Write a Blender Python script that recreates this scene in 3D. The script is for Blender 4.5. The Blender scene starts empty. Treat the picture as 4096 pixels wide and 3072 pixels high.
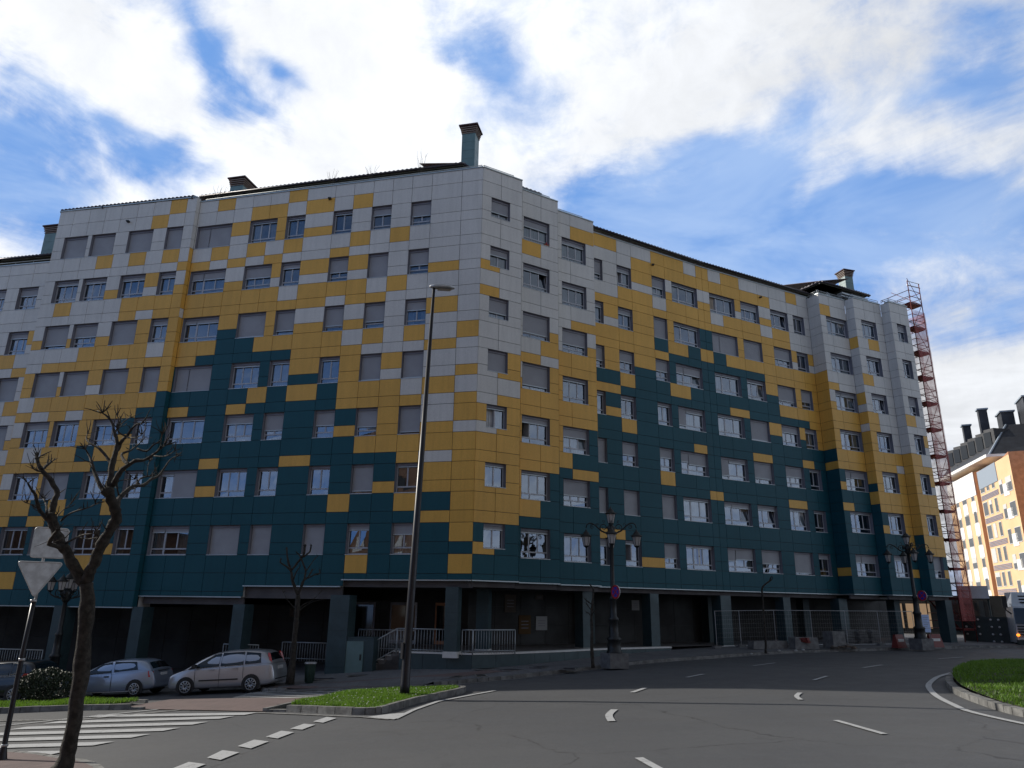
import bpy, bmesh, math, random
from mathutils import Vector, Matrix
random.seed(7)
S = bpy.context.scene
COL = S.collection
R = math.radians

# ------------------------------------------------------------------ scene set-up
# World units are metres.  z = 0 is the photographer's eye level; the street lies 2 to 4 m below it.
F_PX, PITCH, ROLL = 2906.985, 17.1719, 0.78552
cam_d = bpy.data.cameras.new("camera"); cam = bpy.data.objects.new("camera", cam_d); COL.objects.link(cam)
cam_d.sensor_width = 36.0; cam_d.lens = 36.0 * F_PX / 4096.0; cam_d.clip_start = 0.1; cam_d.clip_end = 2000
cam.rotation_euler = (Matrix.Rotation(R(90 + PITCH), 3, 'X') @ Matrix.Rotation(R(ROLL), 3, 'Z')).to_euler()
S.camera = cam
S.view_settings.view_transform = 'Standard'; S.view_settings.look = 'None'
S.view_settings.exposure = 0.0; S.view_settings.gamma = 1.0
S.render.resolution_x = 1024; S.render.resolution_y = 768
S.cycles.max_bounces = 6; S.cycles.transparent_max_bounces = 12; S.cycles.glossy_bounces = 3

# ------------------------------------------------------------------ node helpers
class NT:
    def __init__(s, tree): s.t = tree; s.n = tree.nodes; s.l = tree.links
    def new(s, ty, **k):
        n = s.n.new(ty)
        for a, v in k.items(): setattr(n, a, v)
        return n
    def lk(s, a, b): s.l.new(a, b)
    def put(s, v, sock):
        if isinstance(v, (int, float)): sock.default_value = v
        elif isinstance(v, (tuple, list)):
            try: sock.default_value = v
            except Exception: sock.default_value = tuple(v) + (1,)
        else: s.lk(v, sock)
    def math(s, op, a, b=0.0, c=0.0, clamp=False):
        n = s.new('ShaderNodeMath', operation=op, use_clamp=clamp)
        s.put(a, n.inputs[0]); s.put(b, n.inputs[1]); s.put(c, n.inputs[2]); return n.outputs[0]
    def vdot(s, a, v):
        n = s.new('ShaderNodeVectorMath', operation='DOT_PRODUCT'); s.lk(a, n.inputs[0]); n.inputs[1].default_value = v; return n.outputs['Value']
    def noise(s, vec, scale, detail=4, rough=.5, dist=0.0):
        n = s.new('ShaderNodeTexNoise'); n.inputs['Scale'].default_value = scale; n.inputs['Detail'].default_value = detail
        n.inputs['Roughness'].default_value = rough; n.inputs['Distortion'].default_value = dist
        if vec is not None: s.lk(vec, n.inputs['Vector'])
        return n.outputs['Fac']
    def ramp(s, fac, lo, hi, a=0.0, b=1.0, smooth=True):
        n = s.new('ShaderNodeMapRange'); n.interpolation_type = 'SMOOTHSTEP' if smooth else 'LINEAR'
        s.put(fac, n.inputs[0]); n.inputs[1].default_value = lo; n.inputs[2].default_value = hi
        n.inputs[3].default_value = a; n.inputs[4].default_value = b; return n.outputs[0]
    def mix(s, fac, a, b):
        n = s.new('ShaderNodeMix', data_type='RGBA')
        s.put(fac, n.inputs[0]); s.put(a, n.inputs[6]); s.put(b, n.inputs[7]); return n.outputs[2]

def c4(c): return (c[0], c[1], c[2], 1)

def mat(name, col, rough=.6, metal=0.0, var=0.0, vscale=3.0, bump=0.0, bscale=20.0, spec=.5, col2=None, coat=0.0, detail=5):
    m = bpy.data.materials.new(name); m.use_nodes = True
    t = NT(m.node_tree); b = t.n['Principled BSDF']
    b.inputs['Roughness'].default_value = rough; b.inputs['Metallic'].default_value = metal
    b.inputs['Specular IOR Level'].default_value = spec; b.inputs['Coat Weight'].default_value = coat
    tc = t.new('ShaderNodeTexCoord').outputs['Object']
    if var > 0 or col2:
        f = t.noise(tc, vscale, detail, .6)
        c2 = col2 or tuple(max(0, x * (1 - var)) for x in col); c1 = col if col2 else tuple(x * (1 + var * .6) for x in col)
        cc = t.mix(t.ramp(f, .35, .68), c4(c2), c4(c1)); t.lk(cc, b.inputs['Base Color'])
        t.lk(t.ramp(f, .3, .7, min(1, rough * 1.12), rough * .88), b.inputs['Roughness'])
    else: b.inputs['Base Color'].default_value = c4(col)
    if bump > 0:
        bn = t.new('ShaderNodeBump'); bn.inputs['Strength'].default_value = bump; bn.inputs['Distance'].default_value = .02
        t.lk(t.noise(tc, bscale, 6, .6), bn.inputs['Height']); t.lk(bn.outputs[0], b.inputs['Normal'])
    return m

def panel_mat(name, col, rough=.38):
    """fibre-cement cladding board: fine speckle, slight board to board shift, faint dirt runs"""
    m = bpy.data.materials.new(name); m.use_nodes = True
    t = NT(m.node_tree); b = t.n['Principled BSDF']
    tc = t.new('ShaderNodeTexCoord').outputs['Object']
    at = t.new('ShaderNodeAttribute'); at.attribute_name = 'tone'
    sp = t.noise(tc, 26, 3, .7); big = t.noise(tc, .35, 4, .6)
    mp = t.new('ShaderNodeMapping'); t.lk(tc, mp.inputs[0]); mp.inputs['Scale'].default_value = (5, 5, .35)
    runs = t.noise(mp.outputs[0], 1.0, 4, .6)
    k = t.math('MULTIPLY', t.ramp(sp, .3, .7, .90, 1.08), t.ramp(big, .3, .7, .95, 1.04))
    k = t.math('MULTIPLY', k, t.ramp(runs, .35, .75, 1.02, .93)); k = t.math('MULTIPLY', k, t.math('ADD', at.outputs['Fac'], .5))
    n = t.new('ShaderNodeVectorMath', operation='SCALE'); n.inputs[0].default_value = col; t.lk(k, n.inputs['Scale'])
    t.lk(n.outputs[0], b.inputs['Base Color']); b.inputs['Roughness'].default_value = rough; b.inputs['Specular IOR Level'].default_value = .22
    return m

M = {}
M['W'] = panel_mat('cladding_white', (.60, .585, .555)); M['Y'] = panel_mat('cladding_ochre', (.68, .385, .085)); M['T'] = panel_mat('cladding_teal', (.010, .075, .100), .5)
M['core'] = mat('dark_backing_wall', (.04, .045, .05), .9)
M['alu'] = mat('grey_aluminium', (.40, .41, .44), .45, .1, var=.08, vscale=2)
M['reveal'] = mat('grey_reveal_sheet', (.20, .20, .235), .5, .1, var=.08, vscale=1.5)
M['shutter'] = mat('grey_roller_slats', (.33, .335, .36), .5, 0, var=.06, vscale=1.2)
M['sill'] = mat('pale_metal_sill', (.46, .50, .52), .4, .3)
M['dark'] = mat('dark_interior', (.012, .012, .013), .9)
M['curtain'] = mat('white_curtain', (.55, .56, .56), .9, 0, var=.12, vscale=2.5)
M['curtain2'] = mat('beige_curtain', (.40, .34, .27), .9, 0, var=.15, vscale=2.5)
M['room'] = mat('dim_room_wall', (.10, .085, .07), .9)
M['cap'] = mat('metal_parapet_cap', (.42, .47, .48), .35, .4)
M['rail'] = mat('painted_steel_rail', (.34, .37, .39), .4, .3)
M['roof'] = mat('roof_tile', (.085, .045, .045), .75, 0, var=.35, vscale=4, bump=.3)
M['soffit'] = mat('eave_soffit', (.10, .10, .075), .8, 0, var=.15, vscale=2)
M['gutter'] = mat('dark_gutter', (.035, .03, .04), .4, .3)
M['chim'] = mat('green_chimney_board', (.13, .21, .21), .45, 0, var=.1, vscale=2)
M['chimcap'] = mat('chimney_louvre', (.22, .17, .14), .6, 0, var=.15)
M['pillar'] = mat('green_pillar_tile', (.032, .060, .068), .45, 0, var=.14, vscale=1.6)
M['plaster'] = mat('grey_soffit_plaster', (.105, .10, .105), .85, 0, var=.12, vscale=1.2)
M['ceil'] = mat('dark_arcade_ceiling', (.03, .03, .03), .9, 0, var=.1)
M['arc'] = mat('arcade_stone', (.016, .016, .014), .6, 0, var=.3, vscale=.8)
M['white'] = mat('white_paint', (.62, .62, .60), .5, 0, var=.08, vscale=5)
M['stone'] = mat('granite', (.22, .22, .21), .75, 0, var=.25, vscale=6, bump=.3)
M['iron'] = mat('black_cast_iron', (.018, .020, .021), .45, .3, var=.2, vscale=8)
M['lampglass'] = mat('milky_lantern_glass', (.40, .38, .37), .3, 0, var=.1, vscale=6)
M['pole'] = mat('dark_painted_pole', (.014, .014, .018), .38, .3, var=.2, vscale=3)
M['galv'] = mat('galvanised_steel', (.40, .41, .42), .4, .6, var=.15, vscale=10)
M['bark'] = mat('rough_bark', (.040, .034, .027), .95, 0, col2=(.016, .014, .011), vscale=9, bump=.9, bscale=30)
M['signback'] = mat('weathered_sign_back', (.58, .63, .66), .45, .1, var=.20, vscale=5)
M['signedge'] = mat('sign_rim', (.50, .52, .52), .5, .4, var=.1)
M['red'] = mat('sign_red', (.42, .012, .02), .4); M['blue'] = mat('sign_blue', (.02, .035, .38), .4)
M['tyre'] = mat('tyre_rubber', (.014, .014, .014), .85); M['rim'] = mat('alloy_rim', (.42, .43, .45), .3, .7)
M['cglass'] = mat('car_glass', (.008, .011, .014), .05, 0, spec=.6); M['black'] = mat('black_plastic', (.015, .015, .016), .55)
M['tail'] = mat('tail_lamp_red', (.40, .01, .012), .12, 0, coat=.8); M['amber'] = mat('amber_lamp', (.75, .22, .02), .25)
M['plate'] = mat('number_plate', (.62, .64, .66), .4)
M['orangew'] = mat('peach_render', (.80, .53, .30), .8, 0, var=.06, vscale=.4); M['whitew'] = mat('white_render', (.85, .84, .82), .8, 0, var=.05, vscale=.5)
M['brick'] = mat('orange_brick', (.46, .22, .12), .85, 0, var=.15, vscale=2); M['slate'] = mat('dark_slate_roof', (.022, .024, .030), .55, 0, var=.25, vscale=1)
M['band'] = mat('grey_ribbed_band', (.25, .24, .30), .8); M['steelblue'] = mat('blue_grey_panel', (.28, .33, .39), .6)
M['scafred'] = mat('dark_red_deck', (.16, .025, .022), .7, 0, var=.2); M['wood'] = mat('site_timber', (.14, .11, .085), .9, 0, var=.3, vscale=4)
M['concrete'] = mat('site_concrete', (.15, .15, .15), .9, 0, var=.25, vscale=4); M['bin'] = mat('dark_green_bin', (.018, .045, .035), .45, .1, var=.2)
M['hoard'] = mat('dark_green_hoarding', (.015, .03, .03), .5, 0, var=.2, vscale=2); M['barrier'] = mat('red_barrier', (.15, .016, .012), .5)
M['notice'] = mat('paper_notice', (.36, .37, .37), .8); M['noticeb'] = mat('pale_blue_board', (.36, .47, .72), .6); M['noticey'] = mat('ochre_board', (.10, .055, .015), .8)
M['truckw'] = mat('truck_white', (.55, .60, .64), .3, 0, var=.1, vscale=2, coat=.4)
M['hedge'] = mat('hedge_leaf', (.035, .055, .022), .6, 0, col2=(.012, .022, .010), vscale=9)
M['teal'] = M['pillar']

def glass_mat():
    m = bpy.data.materials.new('window_glass'); m.use_nodes = True; t = NT(m.node_tree)
    for n in list(t.n):
        if n.type == 'BSDF_PRINCIPLED': t.n.remove(n)
    out = t.n['Material Output']
    fr = t.new('ShaderNodeFresnel'); fr.inputs['IOR'].default_value = 1.9
    fac = t.math('ADD', t.math('MULTIPLY', fr.outputs[0], 1.35), .07, clamp=True)
    g = t.new('ShaderNodeBsdfGlossy'); g.inputs['Roughness'].default_value = .015; g.inputs['Color'].default_value = (.80, .88, 1.0, 1)
    tr = t.new('ShaderNodeBsdfTransparent'); tr.inputs['Color'].default_value = (.60, .66, .68, 1)
    tc = t.new('ShaderNodeTexCoord').outputs['Object']
    bn = t.new('ShaderNodeBump'); bn.inputs['Strength'].default_value = .02; bn.inputs['Distance'].default_value = .05
    t.lk(t.noise(tc, 1.4, 1, .4), bn.inputs['Height']); t.lk(bn.outputs[0], g.inputs['Normal'])
    mx = t.new('ShaderNodeMixShader'); t.lk(fac, mx.inputs[0]); t.lk(tr.outputs[0], mx.inputs[1]); t.lk(g.outputs[0], mx.inputs[2])
    t.lk(mx.outputs[0], out.inputs[0]); return m
M['glass'] = glass_mat()

def net_mat(name, col, alpha):
    m = bpy.data.materials.new(name); m.use_nodes = True; t = NT(m.node_tree); b = t.n['Principled BSDF']
    b.inputs['Base Color'].default_value = c4(col); b.inputs['Roughness'].default_value = .8
    out = t.n['Material Output']; tr = t.new('ShaderNodeBsdfTransparent'); mx = t.new('ShaderNodeMixShader')
    tc = t.new('ShaderNodeTexCoord').outputs['Object']
    t.lk(t.ramp(t.noise(tc, 1.3, 4, .6), .3, .75, alpha * .6, min(1, alpha * 1.5)), mx.inputs[0])
    t.lk(tr.outputs[0], mx.inputs[1]); t.lk(b.outputs[0], mx.inputs[2]); t.lk(mx.outputs[0], out.inputs[0]); return m
M['rednet'] = net_mat('red_safety_net', (.46, .12, .11), .40); M['mesh'] = net_mat('fence_mesh', (.25, .26, .27), .13)

def car_paint(name, col, metal=.75, rough=.28):
    m = mat(name, col, rough, metal, coat=.6); m.node_tree.nodes['Principled BSDF'].inputs['Coat Roughness'].default_value = .04; return m
M['silver'] = car_paint('silver_paint', (.40, .41, .44), .5); M['bluesilver'] = car_paint('blue_silver_paint', (.30, .36, .47), .5); M['blackpaint'] = car_paint('black_paint', (.010, .012, .016), .3)

def asphalt():
    m = bpy.data.materials.new('worn_asphalt'); m.use_nodes = True; t = NT(m.node_tree); b = t.n['Principled BSDF']
    tc = t.new('ShaderNodeTexCoord').outputs['Object']
    fine = t.noise(tc, 38, 4, .75); mid = t.noise(tc, 1.1, 6, .62, .4); big = t.noise(tc, .13, 4, .55)
    mp = t.new('ShaderNodeMapping'); t.lk(tc, mp.inputs[0]); mp.inputs['Rotation'].default_value = (0, 0, R(38)); mp.inputs['Scale'].default_value = (.10, 1.15, 1)
    tracks = t.noise(mp.outputs[0], 1.0, 4, .55, .3)
    oil = t.ramp(t.noise(tc, .55, 5, .7, 1.0), .60, .74)
    col = t.mix(t.ramp(big, .35, .65), (.050, .054, .062, 1), (.066, .069, .074, 1))
    col = t.mix(t.math('MULTIPLY', t.ramp(tracks, .50, .66), .35), col, (.050, .051, .055, 1))
    col = t.mix(t.math('MULTIPLY', t.ramp(mid, .42, .72), .4), col, (.080, .083, .088, 1))
    col = t.mix(t.math('MULTIPLY', oil, .45), col, (.030, .031, .034, 1))
    col = t.mix(t.math('MULTIPLY', t.ramp(fine, .35, .75), .5), col, (.115, .118, .122, 1))
    # thin sealed cracks
    vo = t.new('ShaderNodeTexVoronoi'); vo.feature = 'DISTANCE_TO_EDGE'; vo.inputs['Scale'].default_value = .115
    dn = t.new('ShaderNodeTexNoise'); dn.inputs['Scale'].default_value = .9; dn.inputs['Detail'].default_value = 4
    t.lk(tc, dn.inputs['Vector']); va = t.new('ShaderNodeVectorMath', operation='MULTIPLY_ADD'); t.lk(dn.outputs['Color'], va.inputs[0]); va.inputs[1].default_value = (1.2, 1.2, 0); t.lk(tc, va.inputs[2])
    t.lk(va.outputs[0], vo.inputs['Vector'])
    crack = t.math('MULTIPLY', t.ramp(vo.outputs['Distance'], .0008, .0035, 1, 0), t.ramp(mid, .40, .60, .2, 1))
    col = t.mix(t.math('MULTIPLY', crack, .75), col, (.022, .022, .024, 1))
    t.lk(col, b.inputs['Base Color']); t.lk(t.ramp(mid, .3, .7, .80, .66), b.inputs['Roughness'])
    bn = t.new('ShaderNodeBump'); bn.inputs['Strength'].default_value = .5; bn.inputs['Distance'].default_value = .01
    t.lk(fine, bn.inputs['Height']); t.lk(bn.outputs[0], b.inputs['Normal']); return m
M['asphalt'] = asphalt()

def paving(name, c1, c2, scale=2.4):
    m = bpy.data.materials.new(name); m.use_nodes = True; t = NT(m.node_tree); b = t.n['Principled BSDF']
    tc = t.new('ShaderNodeTexCoord').outputs['Object']
    br = t.new('ShaderNodeTexBrick'); br.offset = 0; br.inputs['Scale'].default_value = scale; br.inputs['Mortar Size'].default_value = .012
    br.inputs['Brick Width'].default_value = 1; br.inputs['Row Height'].default_value = 1; br.inputs['Color1'].default_value = c4(c1); br.inputs['Color2'].default_value = c4(c2)
    br.inputs['Mortar'].default_value = c4(tuple(x * .45 for x in c1)); t.lk(tc, br.inputs['Vector'])
    col = t.mix(t.math('MULTIPLY', t.ramp(t.noise(tc, .9, 6, .65), .45, .7), .45), br.outputs[0], c4(tuple(x * .45 for x in c1)))
    col = t.mix(t.math('MULTIPLY', t.ramp(t.noise(tc, 22, 3, .7), .4, .7), .35), col, c4(tuple(x * 1.35 for x in c2)))
    t.lk(col, b.inputs['Base Color']); b.inputs['Roughness'].default_value = .8; return m
M['pave'] = paving('grey_paving', (.105, .108, .118), (.13, .132, .14)); M['redpave'] = paving('reddish_paving', (.115, .082, .08), (.132, .094, .09), 3.2)
M['kerb'] = mat('granite_kerb', (.17, .17, .165), .8, 0, var=.35, vscale=3, bump=.4)
M['terr'] = mat('terrace_floor', (.13, .12, .115), .6, 0, var=.2, vscale=1.5)

def line_mat():
    m = bpy.data.materials.new('worn_road_paint'); m.use_nodes = True; t = NT(m.node_tree); b = t.n['Principled BSDF']
    tc = t.new('ShaderNodeTexCoord').outputs['Object']
    w = t.math('ADD', t.math('MULTIPLY', t.noise(tc, 4.5, 6, .75), .75), t.math('MULTIPLY', t.noise(tc, 34, 3, .7), .25))
    col = t.mix(t.ramp(w, .52, .68), (.38, .39, .40, 1), (.13, .13, .135, 1)); t.lk(col, b.inputs['Base Color']); b.inputs['Roughness'].default_value = .75; return m
M['line'] = line_mat()
M['oldline'] = mat('faded_road_paint', (.27, .27, .265), .8, 0, col2=(.10, .10, .10), vscale=5)
M['soil'] = mat('dark_soil', (.045, .04, .03), .95, 0, var=.3)
def grass_mat():
    m = bpy.data.materials.new('grass_blades'); m.use_nodes = True; t = NT(m.node_tree); b = t.n['Principled BSDF']
    tc = t.new('ShaderNodeTexCoord').outputs['Object']; at = t.new('ShaderNodeAttribute'); at.attribute_name = 'tone'
    f = t.math('ADD', t.math('MULTIPLY', t.noise(tc, .9, 4, .6), .6), t.math('MULTIPLY', at.outputs['Fac'], .4))
    t.lk(t.mix(t.ramp(f, .3, .7), (.035, .085, .008, 1), (.13, .25, .022, 1)), b.inputs['Base Color'])
    b.inputs['Roughness'].default_value = .55; b.inputs['Subsurface Weight'].default_value = 0.0
    tl = t.new('ShaderNodeBsdfTranslucent'); tl.inputs['Color'].default_value = (.16, .30, .03, 1); mx = t.new('ShaderNodeMixShader'); mx.inputs[0].default_value = .35
    t.lk(b.outputs[0], mx.inputs[1]); t.lk(tl.outputs[0], mx.inputs[2]); t.lk(mx.outputs[0], t.n['Material Output'].inputs[0]); return m
M['grass'] = grass_mat()

# ------------------------------------------------------------------ mesh helpers
class MB:
    """collects boxes, quads and tubes and links them as ONE mesh object"""
    def __init__(s): s.v = []; s.f = []; s.m = []; s.tone = []; s.mats = []; s.smooth = []
    def mi(s, m):
        if m not in s.mats: s.mats.append(m)
        return s.mats.index(m)
    def poly(s, pts, m, tone=.5, smooth=False):
        i = len(s.v); s.v += [tuple(p) for p in pts]; s.f.append(tuple(range(i, i + len(pts)))); s.m.append(s.mi(m)); s.tone.append(tone); s.smooth.append(smooth)
    def faces(s, vs, fs, m, tone=.5, smooth=False):
        i = len(s.v); s.v += [tuple(p) for p in vs]
        for f in fs: s.f.append(tuple(i + k for k in f)); s.m.append(s.mi(m)); s.tone.append(tone); s.smooth.append(smooth)
    def hexa(s, p, m, tone=.5):   # p: 8 points, bottom ring then top ring
        s.faces(p, [(3, 2, 1, 0), (4, 5, 6, 7), (0, 1, 5, 4), (1, 2, 6, 5), (2, 3, 7, 6), (3, 0, 4, 7)], m, tone)
    def box(s, c, d, m, rz=0.0, tone=.5):
        x, y, z = d[0] / 2, d[1] / 2, d[2] / 2; cs, sn = math.cos(rz), math.sin(rz); P = []
        for zz in (-z, z):
            for xx, yy in ((-x, -y), (x, -y), (x, y), (-x, y)): P.append((c[0] + xx * cs - yy * sn, c[1] + xx * sn + yy * cs, c[2] + zz))
        s.hexa(P, m, tone)
    def tube(s, pts, rads, m, seg=8, cap=True, smooth=True):
        if isinstance(rads, (int, float)): rads = [rads] * len(pts)
        pts = [Vector(p) for p in pts]; rings = []
        for i, p in enumerate(pts):
            d = (pts[min(i + 1, len(pts) - 1)] - pts[max(i - 1, 0)])
            if d.length < 1e-9: d = Vector((0, 0, 1))
            d.normalize()
            if i == 0: a = d.orthogonal().normalized()
            else: a = (a - d * a.dot(d)); a = a.normalized() if a.length > 1e-6 else d.orthogonal().normalized()
            b = d.cross(a); rings.append([p + (a * math.cos(2 * math.pi * k / seg) + b * math.sin(2 * math.pi * k / seg)) * rads[i] for k in range(seg)])
        i0 = len(s.v)
        for r_ in rings: s.v += [tuple(q) for q in r_]
        mi = s.mi(m)
        for i in range(len(pts) - 1):
            for k in range(seg):
                a_, b_ = i0 + i * seg + k, i0 + i * seg + (k + 1) % seg
                s.f.append((a_, b_, b_ + seg, a_ + seg)); s.m.append(mi); s.tone.append(.5); s.smooth.append(smooth)
        if cap:
            s.f.append(tuple(i0 + k for k in reversed(range(seg)))); s.m.append(mi); s.tone.append(.5); s.smooth.append(False)
            s.f.append(tuple(i0 + (len(pts) - 1) * seg + k for k in range(seg))); s.m.append(mi); s.tone.append(.5); s.smooth.append(False)
    def lathe(s, c, prof, m, seg=16, smooth=True, rot=0.0):
        i0 = len(s.v); mi = s.mi(m)
        for r_, z in prof:
            for k in range(seg):
                a = 2 * math.pi * k / seg + rot; s.v.append((c[0] + r_ * math.cos(a), c[1] + r_ * math.sin(a), c[2] + z))
        for i in range(len(prof) - 1):
            for k in range(seg):
                a_, b_ = i0 + i * seg + k, i0 + i * seg + (k + 1) % seg
                s.f.append((a_, b_, b_ + seg, a_ + seg)); s.m.append(mi); s.tone.append(.5); s.smooth.append(smooth)
        s.f.append(tuple(i0 + k for k in reversed(range(seg)))); s.m.append(mi); s.tone.append(.5); s.smooth.append(False)
        s.f.append(tuple(i0 + (len(prof) - 1) * seg + k for k in range(seg))); s.m.append(mi); s.tone.append(.5); s.smooth.append(False)
    def build(s, name, parent=None, label=None):
        me = bpy.data.meshes.new(name); me.from_pydata(s.v, [], s.f)
        for m in s.mats: me.materials.append(m)
        me.polygons.foreach_set('material_index', s.m); me.polygons.foreach_set('use_smooth', s.smooth)
        at = me.attributes.new('tone', 'FLOAT', 'FACE'); at.data.foreach_set('value', s.tone)
        me.update(); o = bpy.data.objects.new(name, me); COL.objects.link(o)
        if parent: o.parent = parent; o.matrix_parent_inverse = parent.matrix_basis.inverted()
        if label: o['label'] = label
        return o

def tag(o, label=None, cat=None, group=None, kind=None):
    if label: o['label'] = label
    if cat: o['category'] = cat
    if group: o['group'] = group
    if kind: o['kind'] = kind
    return o
def thing(name, loc, label, cat, group=None):
    o = bpy.data.objects.new(name, None); COL.objects.link(o); o.location = loc; o.empty_display_size = .3
    return tag(o, label, cat, group)
def tree_copy(o, parent=None, col=None):
    c = o.copy(); COL.objects.link(c)
    if parent: c.parent = parent
    for ch in [k for k in bpy.data.objects if k.parent == o]: tree_copy(ch, c)
    return c

# ------------------------------------------------------------------ terrain
KX = [-60, -40, -20, -12, -4, 2, 8, 16, 30, 60, 120]; KZ = [-5.6, -4.9, -3.85, -3.38, -2.9, -2.6, -2.34, -2.13, -1.98, -1.9, -1.8]
def h(x):
    if x <= KX[0]: return KZ[0]
    for i in range(len(KX) - 1):
        if x <= KX[i + 1]: return KZ[i] + (KZ[i + 1] - KZ[i]) * (x - KX[i]) / (KX[i + 1] - KX[i])
    return KZ[-1]
def drape(pts, dz=0.0): return [(p[0], p[1], h(p[0]) + dz) for p in pts]
def clip_x(poly, x, keep_less):
    out = []; n = len(poly)
    for i in range(n):
        a, b = poly[i], poly[(i + 1) % n]; ia = (a[0] <= x) == keep_less or a[0] == x; ib = (b[0] <= x) == keep_less or b[0] == x
        if ia: out.append(a)
        if ia != ib:
            t = (x - a[0]) / (b[0] - a[0]); out.append((x, a[1] + t * (b[1] - a[1])))
    return out
def sheet(mb, poly, m, dz=0.0, tone=.5):
    """a flat outline laid on the sloping street: cut where the slope changes so that it lies exactly on it"""
    xs = [k for k in KX if min(p[0] for p in poly) < k < max(p[0] for p in poly)]
    rest = poly
    for x in xs:
        L = clip_x(rest, x, True); rest = clip_x(rest, x, False)
        if len(L) > 2: mb.poly(drape(L, dz), m, tone)
    if len(rest) > 2: mb.poly(drape(rest, dz), m, tone)
def area(poly): return .5 * sum(poly[i][0] * poly[(i + 1) % len(poly)][1] - poly[(i + 1) % len(poly)][0] * poly[i][1] for i in range(len(poly)))
def ccw(poly): return poly if area(poly) > 0 else poly[::-1]
def inside(p, poly):
    c = False; n = len(poly)
    for i in range(n):
        a, b = poly[i], poly[(i + 1) % n]
        if (a[1] > p[1]) != (b[1] > p[1]) and p[0] < (b[0] - a[0]) * (p[1] - a[1]) / (b[1] - a[1]) + a[0]: c = not c
    return c
def offset_line(pts, w):
    out = []
    for i, p in enumerate(pts):
        a = pts[max(i - 1, 0)]; b = pts[min(i + 1, len(pts) - 1)]; dx, dy = b[0] - a[0], b[1] - a[1]; L = math.hypot(dx, dy) or 1
        out.append((p[0] - dy / L * w, p[1] + dx / L * w))
    return out
def smooth_line(pts, n=6):
    out = []
    for i in range(len(pts) - 1):
        p0 = pts[max(i - 1, 0)]; p1 = pts[i]; p2 = pts[i + 1]; p3 = pts[min(i + 2, len(pts) - 1)]
        for k in range(n):
            t = k / n
            out.append(tuple(.5 * (2 * p1[j] + (p2[j] - p0[j]) * t + (2 * p0[j] - 5 * p1[j] + 4 * p2[j] - p3[j]) * t * t + (3 * p1[j] - p0[j] - 3 * p2[j] + p3[j]) * t ** 3) for j in (0, 1)))
    out.append(tuple(pts[-1])); return out
def kerb(name, pts, hgt, width, label_parent=None, m=None, closed=False, drops=None):
    """row of kerb stones with their joints, following the street"""
    mb = MB(); inn = offset_line(pts, width); acc = 0.0
    for i in range(len(pts) - 1):
        L = math.hypot(pts[i + 1][0] - pts[i][0], pts[i + 1][1] - pts[i][1]); n = max(1, round(L / .8))
        for k in range(n):
            t0, t1 = k / n + .012 / max(L, .1), (k + 1) / n - .012 / max(L, .1)
            A = [tuple(pts[i][j] + (pts[i + 1][j] - pts[i][j]) * t for j in (0, 1)) for t in (t0, t1)]
            B = [tuple(inn[i][j] + (inn[i + 1][j] - inn[i][j]) * t for j in (0, 1)) for t in (t0, t1)]
            hh = hgt(A[0]) if callable(hgt) else hgt; hh *= random.uniform(.94, 1.05); e = .025
            q = [A[0], A[1], B[1], B[0]]
            lo = [(p[0], p[1], h(p[0]) - .12) for p in q]; hi = [(p[0], p[1], h(p[0]) + hh) for p in q]
            mb.hexa(lo + hi, m or M['kerb'], random.uniform(.3, .7))
    return tag(mb.build(name), kind='structure')

# ------------------------------------------------------------------ the long apartment block
Z0, FL = 3.771, 2.85
WT = [Z0 + k * FL for k in range(7)]
TALL, SHORT = .870, .555
bld = thing('apartment_block', (0, 40, 0), 'long eight-storey apartment block clad in white, ochre and teal panels above a dark arcade', 'building')

class Seg:
    def __init__(s, P, Q, top, bot):
        s.P = P; s.L = math.hypot(Q[0] - P[0], Q[1] - P[1]); s.d = ((Q[0] - P[0]) / s.L, (Q[1] - P[1]) / s.L); s.n = (s.d[1], -s.d[0]); s.Q = Q; s.top = top; s.bot = bot
    def pt(s, u, z, o=0.0): return (s.P[0] + s.d[0] * u + s.n[0] * o, s.P[1] + s.d[1] * u + s.n[1] * o, z)
    def quad(s, mb, u0, u1, z0, z1, o, m, tone=.5): mb.poly([s.pt(u0, z0, o), s.pt(u1, z0, o), s.pt(u1, z1, o), s.pt(u0, z1, o)], m, tone)
    def box(s, mb, u0, u1, z0, z1, o0, o1, m, tone=.5):  # o1 = outer face
        P = [s.pt(u0, z0, o1), s.pt(u1, z0, o1), s.pt(u1, z0, o0), s.pt(u0, z0, o0), s.pt(u0, z1, o1), s.pt(u1, z1, o1), s.pt(u1, z1, o0), s.pt(u0, z1, o0)]
        mb.hexa(P, m, tone)

def rect_minus(r, holes):
    out = [r]
    for hx in holes:
        nxt = []
        for a in out:
            if hx[0] >= a[1] - 1e-4 or hx[1] <= a[0] + 1e-4 or hx[2] >= a[3] - 1e-4 or hx[3] <= a[2] + 1e-4: nxt.append(a); continue
            if hx[0] > a[0] + .01: nxt.append((a[0], hx[0], a[2], a[3]))
            if hx[1] < a[1] - .01: nxt.append((hx[1], a[1], a[2], a[3]))
            x0, x1 = max(a[0], hx[0]), min(a[1], hx[1])
            if hx[2] > a[2] + .01: nxt.append((x0, x1, a[2], hx[2]))
            if hx[3] < a[3] - .01: nxt.append((x0, x1, hx[3], a[3]))
        out = nxt
    return out

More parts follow.
